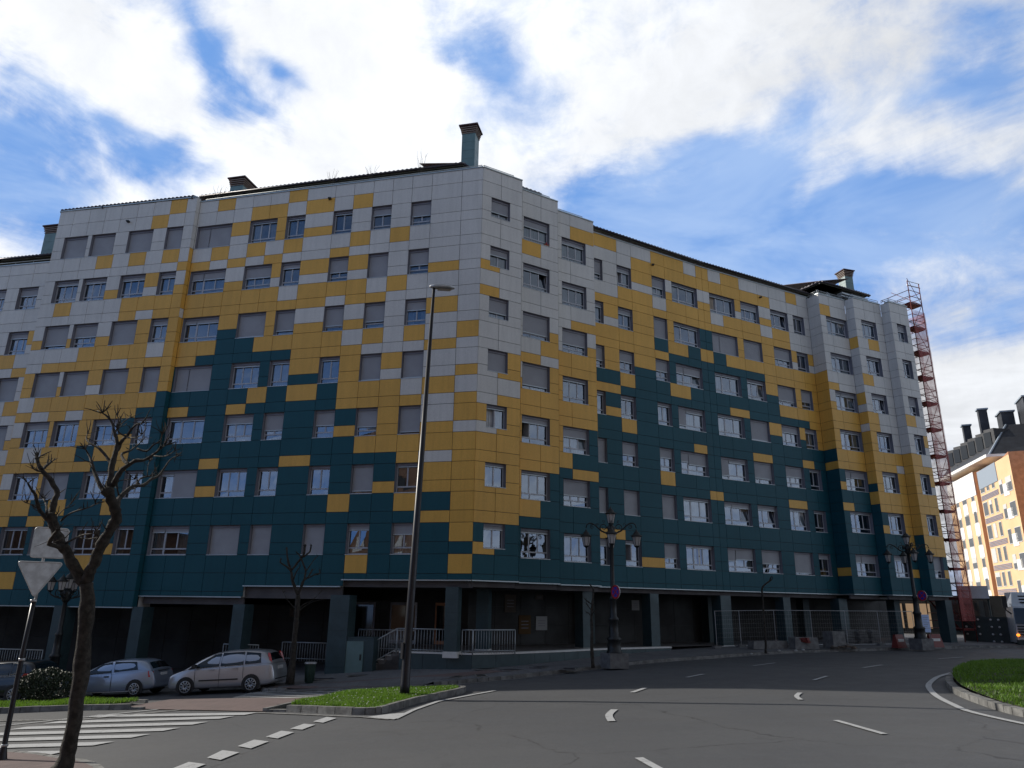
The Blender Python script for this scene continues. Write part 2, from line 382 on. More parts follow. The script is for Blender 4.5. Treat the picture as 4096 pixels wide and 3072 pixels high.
def clad(seg, tcols, wins, rows, wcolrows=None, name='cladding', top_z=None, wh=TALL + SHORT, ktop=6, ws_tcols=False, bots=None):
    """seg: wall plane; tcols: inner board joints; wins: [(u0,u1)]; rows: colours, one character per board"""
    mb = MB(); L = seg.L; tc = [0] + tcols + [L]
    holes = [(a, b, WT[k] - wh, WT[k]) for k in range(ktop + 1) for a, b in wins]
    wc = []; x = 0.0
    for a, b in wins:
        if a - x > .02: wc.append((x, a))
        x = b
    if L - x > .02: wc.append((x, L))
    for t in tcols:    # board joints that fall inside a windowless stretch of a window row (except very near an edge)
        for i, (a, b) in enumerate(wc):
            if rows.get('split') and a + .3 < t < b - .3: wc[i] = (a, t); wc.insert(i + 1, (t, b)); break
    def put(u0, u1, z0, z1, c):
        if z1 - z0 < .03: return
        bot = seg.bot(u0 + .01) if callable(seg.bot) else seg.bot
        z0 = max(z0, bot); tone = random.uniform(.47, .53)
        if z1 - z0 < .03: return
        for r in rect_minus((u0, u1, z0, z1), holes): seg.quad(mb, r[0], r[1], r[2], r[3], -.035, M['core'])
        for r in rect_minus((u0 + .011, u1 - .011, z0 + .011, z1 - .011), holes): seg.box(mb, r[0], r[1], r[2], r[3], -.03, 0, M[c], tone)
    def trow(s_, z0, z1):
        assert len(s_) == len(tc) - 1, (name, s_, len(tc) - 1)
        for i, c in enumerate(s_): put(tc[i], tc[i + 1], z0, z1, c)
    def wrow(s_, z0, z1, first):
        cells = list(wc); st = s_
        if cells and cells[0][1] - cells[0][0] < .15 and len(st) == len(cells) - 1: st = first + st
        assert len(st) == len(cells), (name, st, cells)
        for (a, b), c in zip(cells, st): put(a, b, z0, z1, c)
    ztop = WT[ktop]
    for i, (s_, z0, z1) in enumerate(rows['top']): trow(s_, z0, z1)
    for k in range(ktop, -1, -1):
        wt, ws, t, s_ = rows[k]; z = WT[k]
        if wins or wt: wrow(wt, z - TALL, z, t[0]) if len(wt) != len(tc) - 1 or not ws_tcols else trow(wt, z - TALL, z)
        if ws_tcols: trow(ws, z - TALL - SHORT, z - TALL)
        else: wrow(ws, z - TALL - SHORT, z - TALL, t[0])
        trow(t, z - 2 * TALL - SHORT, z - TALL - SHORT)
        if k > 0: trow(s_, z - FL, z - 2 * TALL - SHORT)
        else:
            trow(s_, z - 3 * TALL - SHORT, z - 2 * TALL - SHORT)
            trow('T' * (len(tc) - 1), z - 4 * TALL - SHORT, z - 3 * TALL - SHORT)
    return mb.build(name, bld)

def rows_of(txt, top):
    d = {'top': top}
    for i, ln in enumerate(x for x in txt.strip().splitlines()):
        d[6 - i] = tuple(ln.split())
    return d

ZJ = 21.742; ZW = WT[6]
pA0, pA1 = (-35.60, 41.40), (-27.86, 39.78)
P = {'B': ((-27.58, 39.264), (-18.48, 37.37)), 'C': ((-18.38, 37.62), (-1.69, 33.68)), 'D1': ((-1.69, 33.68), (.42, 34.93)), 'D2': ((.44, 35.80), (2.50, 37.05)),
     'D3': ((2.56, 38.0), (4.80, 39.31)), 'E': ((4.80, 40.65), (12.90, 45.41)), 'F': ((12.90, 45.41), (22.01, 50.19)), 'G1': ((22.48, 49.20), (24.94, 50.39)),
     'G2': ((25.30, 49.82), (27.97, 51.07)), 'G3': ((28.33, 50.49), (30.19, 51.40))}
botC = lambda u: .38 if u < 5.7 else (.90 if u < 10.8 else 1.21)
segs = {}
for k_, (a, b) in P.items(): segs[k_] = Seg(a, b, 22.5, 1.21)
segs['B'].bot = -.17; segs['C'].bot = botC; segs['A'] = Seg(pA0, pA1, 19.6, -.17)
def ret(a, b, bot=1.21): return Seg(a, b, 22.5, bot)
segs['BC'] = ret(P['B'][1], P['C'][0], -.17)
segs['G1r'] = ret(P['F'][1], P['G1'][0]); segs['G2r'] = ret(P['G1'][1], P['G2'][0]); segs['G3r'] = ret(P['G2'][1], P['G3'][0])
segs['D12'] = ret(P['D1'][1], P['D2'][0]); segs['D23'] = ret(P['D2'][1], P['D3'][0]); segs['D3E'] = ret(P['D3'][1], P['E'][0])
segs['AB'] = Seg(pA1, P['B'][0], 22.7, -.17); segs['AB'].P = P['B'][0]; segs['AB'] = Seg(pA1, P['B'][0], 22.7, -.17)
segs['end'] = Seg(P['G3'][1], (26.6, 62.0), 22.5, 1.21)

def tops(b0, b1, top=22.50): return [(b0, ZJ, top), (b1, ZW, ZJ)]
WINS = {
 'A2': [(2 + i * 4.1, 3.7 + i * 4.1) for i in range(10)],
 'A': [(1.35, 2.75), (3.75, 5.15), (6.05, 7.43)],
 'B': [(.69, 2.32), (2.60, 4.20), (5.09, 6.72), (7.60, 8.67)],
 'C': [(.08, 2.33), (3.50, 5.19), (5.77, 6.92), (8.63, 9.76), (10.91, 12.05), (13.18, 14.31)],
 'D1': [(.55, 1.70)], 'D2': [(.11, 1.82)], 'D3': [(.27, 1.98)],
 'E': [(.10, .84), (1.98, 3.13), (4.86, 6.00), (6.56, 8.84)],
 'F': [(.57, 2.86), (3.43, 5.16), (6.32, 8.05), (8.61, 9.74)],
 'G1': [(.57, 2.70)], 'G2': [(.63, 2.18)], 'G3': [(.59, 1.60)]}

clad(segs['C'], [1.23, 2.35, 3.5, 4.64, 5.77, 6.92, 8.63, 9.76, 10.92, 12.06, 13.18, 14.31, 16.0], WINS['C'], dict(rows_of("""
YYWWWWW WYYWWWW WYWYWYWWYWYWWW YWYWYWWYWWWWWW
WYYYWWW YWWWWYW YYYYYWYYYWYWWW YYYYYYYWYYWWWW
YYWWWYW TYYYWWW YYTTYYYYWYWYWY YTTTTTYYYWWWYW
TTYYYWW TTTYWWY TTTTYTYTYYYWYW YTTYTTTTYYYYWY
TTTTYWY TTTYYYW TTTTTTTTTYYYYY TTYTTTYTTTTYWY
TTTTTYY YTTTYYY TTTTTTTTYTTYTY TTTTTTTTTTTTYY
TTTTTTY TTTTTTT TTTTTTTTTYTTTY TTTTTTTTTTTTTT
""", tops('WYWWWYWWWWWWWW', 'WWWYYWYWYWWWWW')), split=True))
clad(segs['B'], [1.02, 2.14, 3.24, 4.33, 5.43, 6.51, 7.6, 8.67], WINS['B'], rows_of("""
WWWWW WWWWW WWWYWYWYW WWWWWWWWY
WWWYW WWYWY WYWWWYYYY WWWWWYWYY
WWWYY YYYYY WWWYYYYWY WYYYYWYYY
YWYYY YYWYY WYYYYYYYT YWYWYYYTT
WYYTT YYYYT YWYYTYYTT YYYYYTYTT
WYTTT YYTTT YYTYTTYTT YTYTTTTTT
TTTTT TTTYT TTTTTYTTT YYTTTTTTT
""", tops('WWWWWWWYW', 'WWWWWWYWW', 22.68)))
clad(segs['A'], [1.8, 3.4, 5.1, 6.85], WINS['A'], dict([('top', [('WWWWW', WT[5] + TALL, 19.58), ('WWWWW', WT[5], WT[5] + TALL)])] + [(5 - i, tuple(l.split())) for i, l in enumerate("""
WWWW WWWW WWWWW WWWWW
WWWY WWWW WYWYW WWWWY
WYWW YWWW YWYWY WYYWW
YYWW YWYY YYWYW WYYYY
YTYY YYTY YTYYT YYTYY
TYTT TTYT TTYTT TYTTT""".strip().splitlines())]), ktop=5)
clad(segs['D1'], [1.14], WINS['D1'], rows_of("""
WW WW WW WW
WW YW WW YW
WW WW WW WW
WY WY WW WY
YY WY YY YY
YY YY YY YY
TT YT TT TT
""", tops('WW', 'WW')), wh=1.13, ws_tcols=True)
clad(segs['D2'], [1.25], WINS['D2'], rows_of("""
WW WW YW WW
WW WW WW WW
WW WY WY YW
WY YY YY YY
YY YY YY YY
YT YT YT TT
TT TT TT TT
""", tops('WW', 'WW')))
clad(segs['D3'], [.87], WINS['D3'], rows_of("""
WW WW WW WW
WW WW WW WY
WW WY YY YY
YY YY YY YY
YT YT YT TY
TT TT TT TT
TT TT TT TT
""", tops('WW', 'WY')))
clad(segs['E'], [2.0, 3.15, 4.84, 6.0, 7.72, 8.84], WINS['E'], rows_of("""
WWYWW WWWYY WYYWYYY YYYYYYY
YYYYT YWYYT YYYTYTY YYYYTTT
YYYTT YYTTT TYTTYTT YTTTTTT
TTTTT TYTTT TYTTTTT TTTTTYT
TTTTT TTTTT TTTYTTT TTTTTTY
TTTTT TTTTT TTTTTTT YTTTTTT
TTTTT TTYTT TTTTTTT TTTTTTT
""", tops('YWWYYWY', 'WWYYYYY', 22.62)))
clad(segs['F'], [.57, 1.70, 3.43, 5.18, 6.32, 8.05, 9.16], WINS['F'], rows_of("""
WYWWW YWYWW YWYYWYWW YYYYYYWW
TYYYY TYYWW YTYYYYYY TTTTYYYY
TTYYY TTTYY TTTTTYYY TTYTTTTY
TTYYY TTTTY TTTTTTTT TTTYTTYT
TTTTT TTTTT TTTTTTTT YTTTTYTT
TTTTT TTTTT TTTTTTTT TTTTTTTT
TTTTT TTTTT TTTTTTTT TTTTTTTT
""", tops('YWYWWWYW', 'YYYYYWWW', 22.62)))
clad(segs['G1'], [1.05], WINS['G1'], rows_of("""
WW WW WW WW
WW WW WW YW
WW YY YY YY
YY YY YY YY
TT YT TT YT
TT TT TT TT
TT TT TT TT
""", tops('WW', 'YW')))
clad(segs['G2'], [1.08, 2.19], WINS['G2'], rows_of("""
WW WW WYW WWW
WW WW YWW WWW
WW WW YWW YWW
YW YW YYY YYW
YY YY YYY YYY
TY YY TTY TTY
TT TY TTT TTT
""", tops('WWW', 'WWW')))
clad(segs['G3'], [1.06], WINS['G3'], rows_of("""
WW WW WW WW
WW WW WW WW
WW WW YW WW
WY WW YW YY
YY YW YY YY
YY YY YY YY
TT TY TT TT
""", tops('WW', 'WW')))
segs['A2'] = Seg((-78, 50.27), pA0, 19.6, -.17)
ra = {'top': [('WYWWWYWWYWWYWWYWWWYWWWYWWWWY', WT[5] + TALL, 19.58), ('WWWYWWWWYWWWWYWWWWWYWWWWYWWW', WT[5], WT[5] + TALL)]}
for k_ in range(6):
    c_ = {5: 'WWWWY', 4: 'WWYWY', 3: 'YYWYW', 2: 'YYTYY', 1: 'TYTTY', 0: 'TTTTT'}[k_]; w_ = ''.join(random.choice(c_) for _ in range(11)); ra[k_] = (w_, w_, ''.join(random.choice(c_) for _ in range(28)), ''.join(random.choice(c_) for _ in range(28)))

clad(segs['A2'], [1.56 * i for i in range(1, 28)], WINS['A2'], ra, ktop=5)
def strip(nm, codes, b0='W', b1='W', top=22.5):
    rr = {'top': [(b0, ZJ, top), (b1, ZW, ZJ)]}
    for i, c in enumerate(codes.split()): rr[6 - i] = tuple(c)
    clad(segs[nm], [], [], rr)
strip('BC', 'WWYY YYYW YYYY YYTT TTTT TTTT TTTT', top=22.68); strip('G1r', 'WWWW WWYY YYYY YYTY TTTT TTTT TYTT'); strip('G2r', 'WWYW WWWW YWYW YYYY YTYT TTTT TTTT'); strip('G3r', 'WWWW WWWW WWWW WWYY YYYY YYTT TTTT')
strip('D12', 'WWWW WWWW WWWW YYYY YYYY YYYT TTTT'); strip('D23', 'WWWW WWWW WWYY YYYY YYTT TTTT TTTT'); strip('D3E', 'WWWW WWWY WYYY YYYY YTTT TTTT TTTT')
strip('AB', 'WWWW WWWW WWWW YYYY YYYY YTTT TTTT', top=22.68); strip('end', 'WWWW WWWW WWYY YYYY YYYT TTTT TTTT')

# ---- windows.  Shutter settings 0 (open) .. 1 (closed), from the top floor down
SH = {
 'A2': [[.3, 1, .1, .6, 0, .2]] * 10,
 'A': [[.3, .5, 1, 1, .3, .1], [.3, .2, 1, 1, .1, 0], [.3, .2, 1, 1, .1, 0]],
 'B': [[1, .12, .8, 1, .22, .05, .02], [1, .12, .5, 1, .02, 1, .05], [1, .14, 1, 1, .14, .02, .02], [1, .14, .18, 1, .05, .04, .02]],
 'C': [[1, .30, .16, 1, .05, .06, .14], [.03, .45, .93, .06, .27, .0, 1], [.03, .16, .78, .02, .60, .0, 1], [.04, .55, .73, .03, .50, .0, 1],
       [.28, 1, .68, .93, .62, .88, .13], [.52, .56, .34, .93, .88, .03, .30]],
 'D1': [[.62, .30, .66, 1, .04, .02, .14]], 'D2': [[.28, .14, .74, .80, .17, .03, .06]], 'D3': [[.16, .12, .58, .06, .32, .55, .03]],
 'E': [[.62, .15, .60, .06, 1, 1, .2], [.18, .2, .42, .08, .48, 1, .05], [.45, 1, .48, .05, .36, 1, .55], [.05, .05, .36, .30, .50, .04, .02]],
 'F': [[.03, 1, .03, .03, .27, .16, .42], [.28, 1, .08, .93, .72, .14, .55], [.1, .55, .70, .28, .45, .03, .90], [.03, .03, .55, .12, .04, .04, .16]],
 'G1': [[.10, .10, .15, .06, .30, .03, .32]], 'G2': [[.08, .05, .15, .05, .10, .05, .16]], 'G3': [[.32, .05, .42, .05, .04, .05, .62]]}
SPECIAL = {('C', 0, 1): 'right_shut', ('E', 3, 3): 'left_shut', ('F', 0, 2): 'left_shut', ('F', 0, 0): 'right_shut', ('F', 0, 6): 'left_open', ('E', 1, 6): 'left_open', ('E', 1, 0): 'left_open', ('D1', 0, 2): 'left_open', ('D2', 0, 2): 'left_open'}
TILT = {('D2', 0, 5), ('D3', 0, 2), ('G1', 0, 6), ('F', 2, 6), ('F', 1, 4), ('E', 3, 4), ('F', 0, 1), ('G1', 0, 4), ('F', 1, 1), ('G2', 0, 4), ('F', 2, 1)}

def pane_rects(w, hgt, plain):
    """frame members and panes of one window, (x0,x1,z0,z1) in window coordinates"""
    fw = .055; bars = [(0, w, 0, fw), (0, w, hgt - fw, hgt), (0, fw, fw, hgt - fw), (w - fw, w, fw, hgt - fw)]; panes = []
    tz = .0 if plain else .31
    if w > 1.95: bars.append((w * .34 - .05, w * .34 + .05, fw, hgt - fw)); cols = [(fw, w * .34 - .05, 1), (w * .34 + .05, w - fw, 2)]
    elif w > 1.3: cols = [(fw, w - fw, 3)]
    elif w > .9: cols = [(fw, w - fw, 2)]
    else: cols = [(fw, w - fw, 1)]
    for a, b, n in cols:
        if tz:
            bars.append((a, b, tz - .04, tz + .03))
            if n == 3: bars.append((a + (b - a) * .36 - .02, a + (b - a) * .36 + .02, fw, tz - .04)); panes += [(a, a + (b - a) * .36 - .02, fw, tz - .04), (a + (b - a) * .36 + .02, b, fw, tz - .04)]
            else: panes.append((a, b, fw, tz - .04))
        z0 = tz + .03 if tz else fw; st = (b - a) / n
        for i in range(n):
            x0 = a + i * st + (.035 if i else 0); x1 = a + (i + 1) * st - (.035 if i < n - 1 else 0)
            if i: bars.append((a + i * st - .035, a + i * st + .035, z0, hgt - fw))
            panes.append((x0, x1, z0, hgt - fw))
    return bars, panes

def window(seg, key, ci, k, u0, u1, sh, plain, fr, gl, st, cu):
    wh = 1.13 if plain else TALL + SHORT; zt = WT[k]; zb = zt - wh; w = u1 - u0; D = .23
    rv = M['reveal']; e = .004
    def q(a, b, c, d, m): fr.poly([a, b, c, d], m)
    q(seg.pt(u0, zb, 0), seg.pt(u0, zt, 0), seg.pt(u0, zt, -D - .05), seg.pt(u0, zb, -D - .05), rv)
    q(seg.pt(u1, zt, 0), seg.pt(u1, zb, 0), seg.pt(u1, zb, -D - .05), seg.pt(u1, zt, -D - .05), rv)
    q(seg.pt(u0, zt, 0), seg.pt(u1, zt, 0), seg.pt(u1, zt, -D - .05), seg.pt(u0, zt, -D - .05), rv)
    q(seg.pt(u1, zb, 0), seg.pt(u0, zb, 0), seg.pt(u0, zb, -D - .05), seg.pt(u1, zb, -D - .05), M['sill'])
    seg.box(fr, u0 - .01, u1 + .01, zb - .028, zb - .002, -.02, .022, M['sill'])          # sill lip
    seg.box(fr, u0 + .002, u1 - .002, zt - .115, zt - .003, -D - .04, -D + .09, M['reveal'])   # shutter housing
    hh = wh - .115
    bars, panes = pane_rects(w - .02, hh, plain); ux = u0 + .01; sp = SPECIAL.get((key, ci, k)); tl = (key, ci, k) in TILT
    for i, (a, b, c, d) in enumerate(bars): seg.box(fr, ux + a, ux + b, zb + c + .001, zb + d, -D - .045, -D + (.004 if i < 4 else .0) + .003 * (i % 3), M['alu'])
    ups = [p for p in panes if p[3] > hh * .8]
    for p in panes:
        a, b, c, d = p
        if sp == 'left_open' and p is ups[0]:
            fr.poly([seg.pt(ux + b, zb + c, -D), seg.pt(ux + b, zb + d, -D), seg.pt(ux + b - .1, zb + d, -D - .4), seg.pt(ux + b - .1, zb + c, -D - .4)], M['alu']); continue
        if tl and p is ups[-1]:
            gl.poly([seg.pt(ux + a + .04, zb + c, -D - .01), seg.pt(ux + b - .03, zb + c, -D - .01), seg.pt(ux + b - .03, zb + d - .02, -D - .20), seg.pt(ux + a + .04, zb + d - .02, -D - .20)], M['glass'])
            for x in (a + .02, b - .03): fr.tube([seg.pt(ux + x, zb + c, -D - .01), seg.pt(ux + x, zb + d - .02, -D - .20)], .022, M['alu'], 4)
            continue
        gl.poly([seg.pt(ux + a, zb + c, -D - .02), seg.pt(ux + b, zb + c, -D - .02), seg.pt(ux + b, zb + d, -D - .02 - random.uniform(-.004, .004)), seg.pt(ux + a, zb + d, -D - .02 - random.uniform(-.004, .004))], M['glass'])
    # room behind
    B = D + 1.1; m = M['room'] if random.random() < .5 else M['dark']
    for quad in ([(u0, zb, -B), (u1, zb, -B), (u1, zt, -B), (u0, zt, -B)], [(u0, zb, -D - .05), (u0, zt, -D - .05), (u0, zt, -B), (u0, zb, -B)], [(u1, zt, -D - .05), (u1, zb, -D - .05), (u1, zb, -B), (u1, zt, -B)],
                 [(u0, zt, -D - .05), (u1, zt, -D - .05), (u1, zt, -B), (u0, zt, -B)], [(u1, zb, -D - .05), (u0, zb, -D - .05), (u0, zb, -B), (u1, zb, -B)]):
        fr.poly([seg.pt(*x) for x in quad], m)
    # roller shutter
    def shut(a, b, f):
        if f <= .01: return
        z1_ = zt - .115; z0_ = z1_ - (hh) * min(f, 1) + (.004 if f < 1 else .012); n = max(2, int((z1_ - z0_) / .052)); s0 = (z1_ - z0_) / n
        for i in range(n):
            za = z1_ - i * s0; zc = za - s0 * .72; zd = za - s0
            st.poly([seg.pt(a, zc, -D + .052), seg.pt(b, zc, -D + .052), seg.pt(b, za, -D + .042), seg.pt(a, za, -D + .042)], M['shutter'])
            st.poly([seg.pt(a, zd, -D + .040), seg.pt(b, zd, -D + .040), seg.pt(b, zc, -D + .052), seg.pt(a, zc, -D + .052)], M['shutter'])
        seg.box(st, a, b, z0_ - .035, z0_ + .004, -D + .03, -D + .068, M['sill'])
    if sp == 'right_shut': shut(u0 + .02, u0 + w * .34, .1 if key == 'C' else .5); shut(u0 + w * .34 + .05, u1 - .02, 1.0 if key == 'C' else .42 if k == 0 else .05)
    elif sp == 'left_shut': shut(u0 + .02, u0 + w * .34, .80); shut(u0 + w * .34 + .05, u1 - .02, .14)
    elif w > 1.95: shut(u0 + .02, u0 + w * .34 - .03, min(1, sh * random.choice((.8, 1, 1.25)) if sh < 1 else 1)); shut(u0 + w * .34 + .03, u1 - .02, sh)
    else: shut(u0 + .02, u1 - .02, sh)
    # curtains: folded cloth
    r = random.random()
    if sh < .9 and r < .72:
        cm = M['curtain'] if random.random() < .72 else M['curtain2']; full = random.random() < .6; spans = [(u0 + .04, u1 - .04)] if full else [(u0 + .04, u0 + w * .34), (u1 - w * .34, u1 - .04)]
        for a, b in spans:
            n = max(4, int((b - a) / .045)); ph = random.random() * 6; prev = None
            for i in range(n + 1):
                x = a + (b - a) * i / n; o = -D - .16 + .028 * math.sin(i * 1.9 + ph) + .012 * math.sin(i * .7)
                if prev: cu.poly([seg.pt(prev[0], zb + .02, prev[1]), seg.pt(x, zb + .02, o), seg.pt(x, zt - .03, o * .9 - .02), seg.pt(prev[0], zt - .03, prev[1] * .9 - .02)], cm)
                prev = (x, o)

allw = []
for key, ws in WINS.items():
    sg = segs[key]
    for ci, (u0, u1) in enumerate(ws):
        for k in range(7 if key[0] != 'A' else 6):
            c = sg.pt((u0 + u1) / 2, WT[k] - .7); d = Vector(c); vis = abs(d.x * sg.n[0] + d.y * sg.n[1]) / d.length
            seen = 0 if key == 'A2' or key == 'A' and (ci == 0 or k < 3) else 1
            allw.append((-(u1 - u0) * vis / d.length ** 2 * seen, key, ci, k, u0, u1))
allw.sort(key=lambda x: x[0])
rest_mb = MB()
for i, (_, key, ci, k, u0, u1) in enumerate(allw):
    sh = SH[key][ci][(6 if key[0] != 'A' else 5) - k]
    if i < 100:
        fr, gl, st, cu = MB(), MB(), MB(), MB(); window(segs[key], key, ci, k, u0, u1, sh, key == 'D1', fr, gl, st, cu)
        wo = fr.build('window', bld)
        for nm, mb in (('pane', gl), ('roller_shutter', st), ('curtain', cu)):
            if mb.f: mb.build(nm, wo)
    else: window(segs[key], key, ci, k, u0, u1, sh, key == 'D1', rest_mb, rest_mb, rest_mb, rest_mb)
tag(rest_mb.build('window', bld), kind='stuff')

# flag hanging inside a lower window: pale blue and white stripes with a small sun
mb = MB(); sg = segs['E']; zt = WT[0] - .14
for i, m in enumerate((M['noticeb'], M['white'], M['noticeb'])): sg.quad(mb, 7.62 + i * .13, 7.75 + i * .13, zt - .95, zt, -.243 - .001 * i, m)
for a in range(8):
    an = a * math.pi / 4; mb.poly([sg.pt(7.815 + .045 * math.cos(an), zt - .48 + .045 * math.sin(an), -.238), sg.pt(7.815 + .045 * math.cos(an + .78), zt - .48 + .045 * math.sin(an + .78), -.238), sg.pt(7.815, zt - .48, -.238)], M['noticey'])
tag(mb.build('flag'), 'light blue and white striped flag hanging in a first-floor window left of the wall joint', 'flag')
# flowers on a sill
mb = MB(); sg = segs['D2']
for i in range(26): c = sg.pt(1.62 + random.uniform(-.12, .12), WT[6] - 1.38 + random.uniform(0, .16), .0 + random.uniform(-.1, .03)); mb.box(c, (.05, .05, .04), M['red'] if i % 3 else M['hedge'], random.random() * 3)
sg.box(mb, 1.48, 1.76, WT[6] - 1.42, WT[6] - 1.35, -.12, .01, M['brick'])
tag(mb.build('flower_pot'), 'small pot of dark red flowers on a top-floor sill right of the corner', 'flower pot')

# ---- bottom drip profiles, soffits, arcade
def profile(seg, u0, u1, z, m=M['cap'], hgt=.05, out=.03, mbx=None): seg.box(mbx, u0, u1, z - hgt, z - .002, -.09, out, m)
mb = MB()
for key in ('B', 'A', 'A2'): profile(segs[key], 0, segs[key].L, -.17, mbx=mb)
profile(segs['C'], 0, 5.7, .38, mbx=mb); profile(segs['C'], 5.72, 10.8, .90, mbx=mb); profile(segs['C'], 10.82, 17.14, 1.21, mbx=mb)
for key in ('D1', 'D2', 'D3', 'E', 'F', 'G1', 'G2', 'G3', 'G1r', 'G2r', 'G3r', 'D12', 'D23', 'D3E', 'end'): profile(segs[key], 0, segs[key].L, 1.21, mbx=mb)
mb.build('drip_edge', bld)
mb = MB()
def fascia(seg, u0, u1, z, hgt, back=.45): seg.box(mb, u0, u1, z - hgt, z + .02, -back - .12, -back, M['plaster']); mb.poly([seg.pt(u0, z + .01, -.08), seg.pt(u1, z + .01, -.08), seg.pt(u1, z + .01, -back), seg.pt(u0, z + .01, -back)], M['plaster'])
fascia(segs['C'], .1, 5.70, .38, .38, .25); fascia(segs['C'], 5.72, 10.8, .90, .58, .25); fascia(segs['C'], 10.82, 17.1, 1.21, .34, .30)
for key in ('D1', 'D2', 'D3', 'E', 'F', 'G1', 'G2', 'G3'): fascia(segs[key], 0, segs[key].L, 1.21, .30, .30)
# step faces where the soffit rises
for u, a, b in ((5.71, .36, .92), (10.81, .88, 1.23), (.02, -.2, .40)):
    mb.poly([segs['C'].pt(u, a, -.03), segs['C'].pt(u, a, -.9), segs['C'].pt(u, b, -.9), segs['C'].pt(u, b, -.03)], M['white'])
mb.build('soffit_beam', bld)

def offp(line, o):
    """line of plan points shifted inwards (away from the street)"""
    return offset_line(line, o)
LN = [pA0, pA1, (-27.6, 39.3), (-18.4, 37.5), (-1.69, 33.68), (.43, 35.3), (2.5, 37.5), (4.8, 40.0), (12.9, 45.41), (22.2, 50.0), (30.19, 51.4)]
inner = [(-78, 57.8), (-18.6, 44.8), (-2.2, 41.0), (9.2, 48.2), (20.6, 54.4), (29.8, 58.6)]
mb = MB()
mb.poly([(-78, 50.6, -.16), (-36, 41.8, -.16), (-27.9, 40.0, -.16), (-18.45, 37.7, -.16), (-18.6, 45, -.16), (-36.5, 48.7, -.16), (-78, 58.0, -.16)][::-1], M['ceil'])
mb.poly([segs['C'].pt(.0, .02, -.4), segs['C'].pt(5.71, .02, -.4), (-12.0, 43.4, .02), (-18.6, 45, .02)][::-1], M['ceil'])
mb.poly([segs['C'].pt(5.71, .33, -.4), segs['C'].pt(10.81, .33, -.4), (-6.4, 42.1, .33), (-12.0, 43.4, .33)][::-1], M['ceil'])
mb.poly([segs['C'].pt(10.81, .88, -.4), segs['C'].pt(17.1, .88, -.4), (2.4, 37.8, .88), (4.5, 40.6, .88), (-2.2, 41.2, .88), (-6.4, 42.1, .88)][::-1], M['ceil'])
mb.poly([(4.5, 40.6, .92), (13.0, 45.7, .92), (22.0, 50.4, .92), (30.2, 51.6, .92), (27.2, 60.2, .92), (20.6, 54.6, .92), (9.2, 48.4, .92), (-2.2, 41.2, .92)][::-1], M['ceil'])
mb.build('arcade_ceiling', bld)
mb = MB()
for a, b in zip(inner[:-1], inner[1:]):
    sg = Seg(a, b, 0, 0); n = max(1, int(sg.L / 1.6))
    for i in range(n):
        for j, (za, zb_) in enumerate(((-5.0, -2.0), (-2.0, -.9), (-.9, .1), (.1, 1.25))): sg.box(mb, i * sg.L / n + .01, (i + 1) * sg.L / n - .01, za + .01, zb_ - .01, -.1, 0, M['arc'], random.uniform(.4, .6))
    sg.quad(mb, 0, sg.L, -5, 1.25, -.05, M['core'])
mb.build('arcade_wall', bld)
# shopfront and doors in the arcade
sg = Seg((-18.6, 44.8), (-2.2, 41.0), 0, 0)
for u, w, m in ((15.0, 1.1, 'brick'), (12.4, 1.0, 'reveal'), (10.2, 1.3, 'reveal'), (13.6, .35, 'galv')):
    mb = MB(); sg.box(mb, u, u + w, -1.88, .25, 0, .06, M[m]); sg.box(mb, u + .1, u + w - .1, -1.7, .1, .06, .075, M['cglass']); mb.build('door', bld)
# notices on the arcade wall (top-level: they hang there)
sg = Seg(inner[2], inner[3], 0, 0)
def notice(u, z, w, hh, m, label, seg_=sg, o=.03):
    b = MB(); seg_.box(b, u, u + w, z, z + hh, o - .02, o + .01, m)
    for i in range(3): seg_.box(b, u + w * .2, u + w * .8, z + hh * (.3 + .18 * i), z + hh * (.34 + .18 * i), o + .01, o + .013, M['reveal'])
    return tag(b.build('notice_sheet'), label, 'notice')
notice(4.4, -1.15, .78, .75, M['notice'], 'lowest and brightest white notice in the dark arcade, right of the corner railing')
notice(2.3, -.20, .75, .95, M['room'], 'dim brownish notice board high in the arcade, left of the white sheet')
notice(3.25, -1.35, .80, 1.0, M['noticey'], 'dark ochre notice board in the arcade beside the white sheet')
notice(4.35, .52, .55, .26, M['room'], 'small dim plate highest on the arcade wall above the white sheet')
notice(11.6, .0, .62, .60, M['notice'], 'small pale square sheet in the arcade behind the young crooked tree')
notice(6.3, -.6, .7, .45, M['room'], 'small dim plate on the arcade wall above the silver minivan', Seg(inner[1], inner[2], 0, 0))

